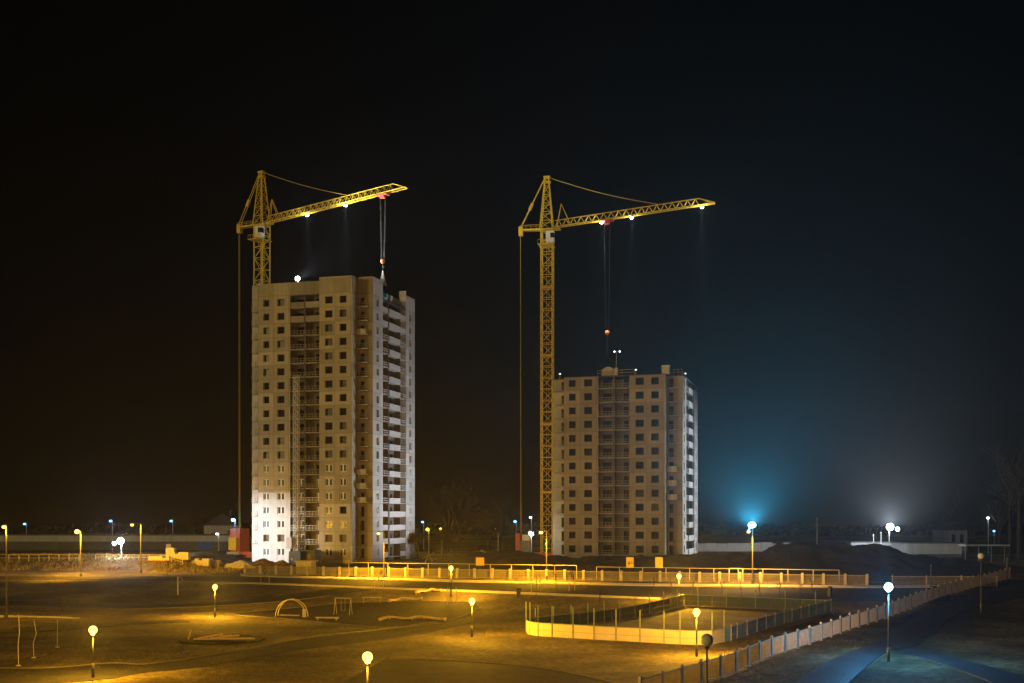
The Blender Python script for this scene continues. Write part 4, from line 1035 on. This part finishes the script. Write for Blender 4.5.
TREES = [(449, 300, 19, 0, 'tall bare tree rising right of the orange far lamps'), (459, 320, 21, 0, 'tallest bare tree in the gap between the towers'), (478, 330, 12, 1, 'round brown crowned tree in the middle of the tower gap'),
         (488, 310, 9, 1, 'small brown tree below the lone orange far lamp'), (502, 350, 17, 0, 'thin bare tree left of the blue lamp pole'), (443, 285, 7, 1, 'low bushy brown tree under the orange far lamps'),
         (418, 262, 6.5, 1, 'low brown shrub-like tree just right of the taller tower base'), (455, 262, 6.0, 1, 'low brown tree behind the left end of the soil mound'),
         (950, 330, 17, 0, 'tall bare tree behind the gabled house on the right'), (1010, 250, 24, 0, 'tall bare tree at the right edge behind the fence end'), (1019, 262, 27, 0, 'tallest bare tree cut by the right edge'), (999, 300, 15, 0, 'bare tree behind the dark canopy on the right'),
         (182, 370, 10, 1, 'dark leafy tree behind the middle of the long shed'), (205, 380, 9, 1, 'dark leafy tree left of the gabled house behind the shed')]
for i, (px, Y, h, lf_, lab) in enumerate(TREES): bare_tree(on(px, Y), h, lab, 100+i, 'trees beyond the site', lf_, depth=5)
# saplings at the roadside, some staked
def sapling(p, h, label, seed, stakes=0):
    rnd = random.Random(seed); t = empty('sapling', p, rnd.random()*6, label, 'sapling', 'saplings in the park'); tr, tw = MB(), MB()
    tr.bar((0, 0, 0), (.05, 0, h*.6), .045, .03, 6)
    for i in range(3): branches(tr, Vector((.03, 0, h*(.4+.1*i))), Vector((rnd.uniform(-.5, .5), rnd.uniform(-.5, .5), 1)).normalized(), h*.25, .03, 2, rnd, tw)
    tr.build('trunk', 'bark', t); tw.build('crown', 'twig', t)
    for k in range(stakes): a = 2.1*k+.3; m = MB(); m.bar((.75*math.cos(a), .75*math.sin(a), 0), (.7*math.cos(a), .7*math.sin(a), 2.2), .04); m.build('stake', 'wood', t)
SAP = [(265, 583.5, 2.8, 3, 'sapling between three stakes before the left end of the lit fence'), (379, 590, 3.0, 3, 'sapling between three stakes below the tower side street lamp'), (451, 604, 3.0, 3, 'sapling between three stakes below the fence-side globe lamp'),
       (536, 595.5, 3.2, 2, 'bushy sapling on the walkway above the left rink corner'), (556, 589, 2.6, 0, 'single stemmed sapling right of the bushy walkway sapling'), (574, 591, 3.0, 2, 'sapling with two stakes in front of a pale fence post near the rink'),
       (600, 607, 2.2, 0, 'sapling standing on the lit grass behind the rink left end'), (654, 592, 2.0, 0, 'leftmost small sapling in the row left of the roadside globe lamp'), (671, 593, 2.2, 0, 'sapling just left of the roadside globe lamp'), (693, 594, 2.1, 0, 'sapling just right of the roadside globe lamp'),
       (722, 596, 2.4, 0, 'sapling below the small goal frame left post'), (741, 597, 2.5, 0, 'sapling below the small goal frame'), (760, 600, 2.6, 0, 'sapling under the blue-white street lamp pole'), (780, 598, 2.3, 0, 'sapling right of the blue-white street lamp pole'), (800, 599, 2.3, 0, 'sapling midway between blue-white lamp and litter bin'), (812, 594, 2.2, 0, 'last sapling before the roadside litter bin'),
       (167, 577, 3.4, 2, 'tall staked sapling in front of the bank below the block stacks'), (290, 573, 2.8, 0, 'sapling against the fence below the blue container'), (318, 576, 2.6, 0, 'sapling against the fence right of the cream booth'), (62, 612, 2.6, 0, 'sapling on the bright grass strip near the left edge'), (8, 620, 2.4, 0, 'sapling at the left edge by the pale path line')]
for i, (px, py, h, st_, lab) in enumerate(SAP): sapling(gp(px, py), h, lab, 300+i, st_)
# dry grass on the bank and along the fences
g = MB(); rnd = random.Random(5)
def blade(x, y, s):
    z = terrain(x, y); a = rnd.random()*6.28; dx, dy = math.cos(a)*s*.16, math.sin(a)*s*.16; g.tri((x-dx, y-dy, z-.03), (x+dx, y+dy, z-.03), (x+rnd.gauss(0, s*.3), y+rnd.gauss(0, s*.3), z+s*rnd.uniform(.6, 1.2)))
for _ in range(9000):
    x = rnd.uniform(-96, -48); y = yfence(x)+rnd.uniform(2, 18); 
    if vnoise(x*.3, y*.3) > .35: blade(x, y, rnd.uniform(.2, .6))
for _ in range(4000):
    x = rnd.uniform(-45, 50); blade(x, yfence(x)+rnd.gauss(.6, .5), rnd.uniform(.15, .4))
for _ in range(42000):
    y = 60+100*rnd.random()**1.2; x = rnd.uniform(-.44, .30)*y
    if vnoise(x*.5+9, y*.5)+.4*vnoise(x*2, y*2) > .62: blade(x, y, rnd.uniform(.07, .19))
M['drygrass'] = mat('dry_grass', (.17, .13, .06), .9, var=.4, scale=.5)
tag(g.build('grass', 'drygrass'), 'short dry grass on the bank and along the fences', 'grass', kind='stuff')

# ------------------------------------------------------------------ background buildings
def shed(px0, px1, Y, ytop, ybot_band, label, name='long_shed', depth=12, doors=(), cat='shed'):
    a, b = on(px0, Y), on(px1, Y); zt = CZ-(ytop-HY)/F*Y; zb = CZ-(ybot_band-HY)/F*Y; L = b.x-a.x; g = a.z
    t = empty(name, a, 0, label, cat); m = MB(); m.box((0, 0, -.2), (L, depth, zb-g)); m.build('plinth_wall', 'sheddn', t)
    m = MB(); m.box((0, -.1, zb-g+.005), (L, depth, zt-g)); 
    for i in range(int(L/2)): m.box((i*2, -.14, zb-g+.02), (i*2+.12, -.102, zt-g-.02))
    m.build('upper_wall', 'shedup', t); m = MB(); m.box((-.3, -.4, zt-g+.003), (L+.3, depth+.3, zt-g+.25)); m.build('roof', 'roofing', t)
    for p0, p1, y0, y1, mk in doors:
        x0, x1 = (p0-CX)/F*Y-a.x, (p1-CX)/F*Y-a.x; z0, z1 = CZ-(y1-HY)/F*Y-g, CZ-(y0-HY)/F*Y-g; m = MB(); m.box((x0, -.06, max(0, z0)), (x1, -.003, z1)); m.build('door' if mk != 'Lroom' else 'window', mk, t)
    return t
shed(-10, 236, 325, 535.5, 541.5, 'long low shed with a pale upper band behind the left bank', doors=((166, 171, 544, 549, 'Lroom'), (197, 212, 542, 550, 'bluebox'), (60, 74, 542.5, 550, 'darksteel')))
shed(851, 892, 285, 542.5, 545.5, 'low lit white shed behind the right hand mounds', 'site_shed', 8, doors=((884, 889, 546, 551, 'darksteel'),))
shed(904, 962, 275, 543.5, 554, 'wide pale low building right of the white floodlight', 'storage_building', 9, doors=((940, 947, 555, 560, 'darksteel'),))
def house(px, Y, w, d, hw, hr, label, m='shedup'):
    t = empty('gabled_house', on(px, Y), R(12), label, 'house', 'distant houses'); q = MB(); q.box((-w/2, 0, -.2), (w/2, d, hw)); q.build('wall', m, t)
    q = MB(); e = .4
    q.quad((-w/2-e, -e, hw), (-w/2-e, d+e, hw), (0, d+e, hw+hr), (0, -e, hw+hr)); q.quad((w/2+e, d+e, hw), (w/2+e, -e, hw), (0, -e, hw+hr), (0, d+e, hw+hr)); q.tri((-w/2, -.01, hw), (w/2, -.01, hw), (0, -.01, hw+hr)); q.tri((w/2, d, hw), (-w/2, d, hw), (0, d, hw+hr)); rf_ = q.build('roof', 'roofing', t)
    q = MB(); q.box((w*.2, d*.4, hw+hr*.4), (w*.2+.6, d*.4+.6, hw+hr+.8)); q.build('chimney', 'rubble', rf_)
    for x in (-w*.25, w*.2): q = MB(); q.box((x-.5, -.05, hw*.4), (x+.5, -.004, hw*.8)); q.build('window', 'glass', t)
house(222, 345, 10, 9, 6.5, 3.6, 'faint gabled house behind the right end of the long shed')
house(958, 320, 5.5, 8, 5.6, 2.4, 'faint gabled house behind the wide pale low building')
t = empty('canopy', on(985, 245), 0, 'dark flat canopy on thin columns at the right behind the fence', 'canopy')
m = MB(); m.box((-4.5, -1.5, 3.2), (4.5, 2.5, 3.5)); m.build('canopy_roof', 'shedup', t)
for x in (-4.0, -1.3, 1.3, 4.0): m = MB(); m.bar((x, 0, 0), (x, 0, 3.2), .1); m.build('column', 'grey', t)
for px, yt, Y, lab in ((817, 519, 262, 'thin pole rising behind the highest mound'), (873.5, 535, 262, 'short thin pole left of the white floodlight'), (881, 533, 262, 'thicker short pole close to the white floodlight'), (1007, 559, 176, 'thin pole at the far end of the right park fence'), (931, 566, 190, 'thin dark pole behind the fence right of the cyan globe lamp')):
    b, h = base_of(px, yt, Y); t = empty('utility_pole', b, 0, lab, 'pole', 'thin poles on the right'); m = MB(); m.bar((0, 0, 0), (0, 0, h), .11, .07, 8); m.build('pole', 'pants', t); m = MB(); m.lathe([(.13, 0), (.13, .12), (.02, .2)], (0, 0, h), 8); m.build('cap', 'grey', t)
t = heap('debris_pile', on(482, 246), 2.3, 1.5, 2.2, 'pale', 'jagged white debris pile behind the soil mound in the tower gap', 'debris pile', 12)
t = empty('sawhorse', on(429, 236), R(20), 'pale tilted timber trestle left of the soil mound', 'trestle')
for y in (-.4, .4): m = MB(); m.bar((-.9, y, 0), (-.1, 0, 2.0), .08); m.bar((.9, y, 0), (-.1, 0, 2.0), .08); m.build('leg_pair', 'wood', t)
m = MB(); m.bar((-1.3, 0, 1.1), (1.1, 0, 2.2), .09); m.build('beam', 'wood', t)

# ------------------------------------------------------------------ far wood
M['farleaf'] = mat('dark_conifer', (.010, .011, .008), .95, var=.4, spec=.1)
w = MB(); rnd = random.Random(9)
for i in range(900):
    x = rnd.uniform(-640, 640); y = rnd.uniform(600, 700); hgt = 6+4*fbm(x*.02, 3.3, 3)+rnd.uniform(-1, 1)
    rr = rnd.uniform(2.5, 4.5); w.bar((x, y, 2.5), (x, y, hgt*.6), .3, n=4)
    for k in range(16):
        c = Vector((x+rnd.gauss(0, rr*.6), y+rnd.gauss(0, rr*.6), hgt*rnd.uniform(.3, 1.05))); q = rnd.uniform(.7, 1.8)
        a = Vector((rnd.gauss(0, 1), rnd.gauss(0, 1), rnd.gauss(0, 1))).normalized()*q; b = a.orthogonal().normalized()*q
        w.quad(c-a, c+b, c+a, c-b)
tag(w.build('far_wood', 'farleaf'), 'dark far wood along the horizon behind the whole site', 'wood', kind='stuff')

# ------------------------------------------------------------------ haze
def haze():
    m = MB(); m.box((-830, -80, -2.0), (830, 850, 91)); o = m.build('haze', bpy.data.materials.new('night_haze')); mt = o.data.materials[0]; mt.use_nodes = True
    n = mt.node_tree.nodes; l = mt.node_tree.links; n.clear(); out = n.new('ShaderNodeOutputMaterial'); v = n.new('ShaderNodeVolumePrincipled')
    v.inputs['Color'].default_value = (.86, .90, .94, 1); v.inputs['Density'].default_value = HAZE_D; v.inputs['Anisotropy'].default_value = HAZE_G
    l.new(v.outputs[0], out.inputs['Volume']); tag(o, 'thin night haze hanging over the whole site', 'haze', kind='stuff')
HAZE_D, HAZE_G = .00016, .76
haze()
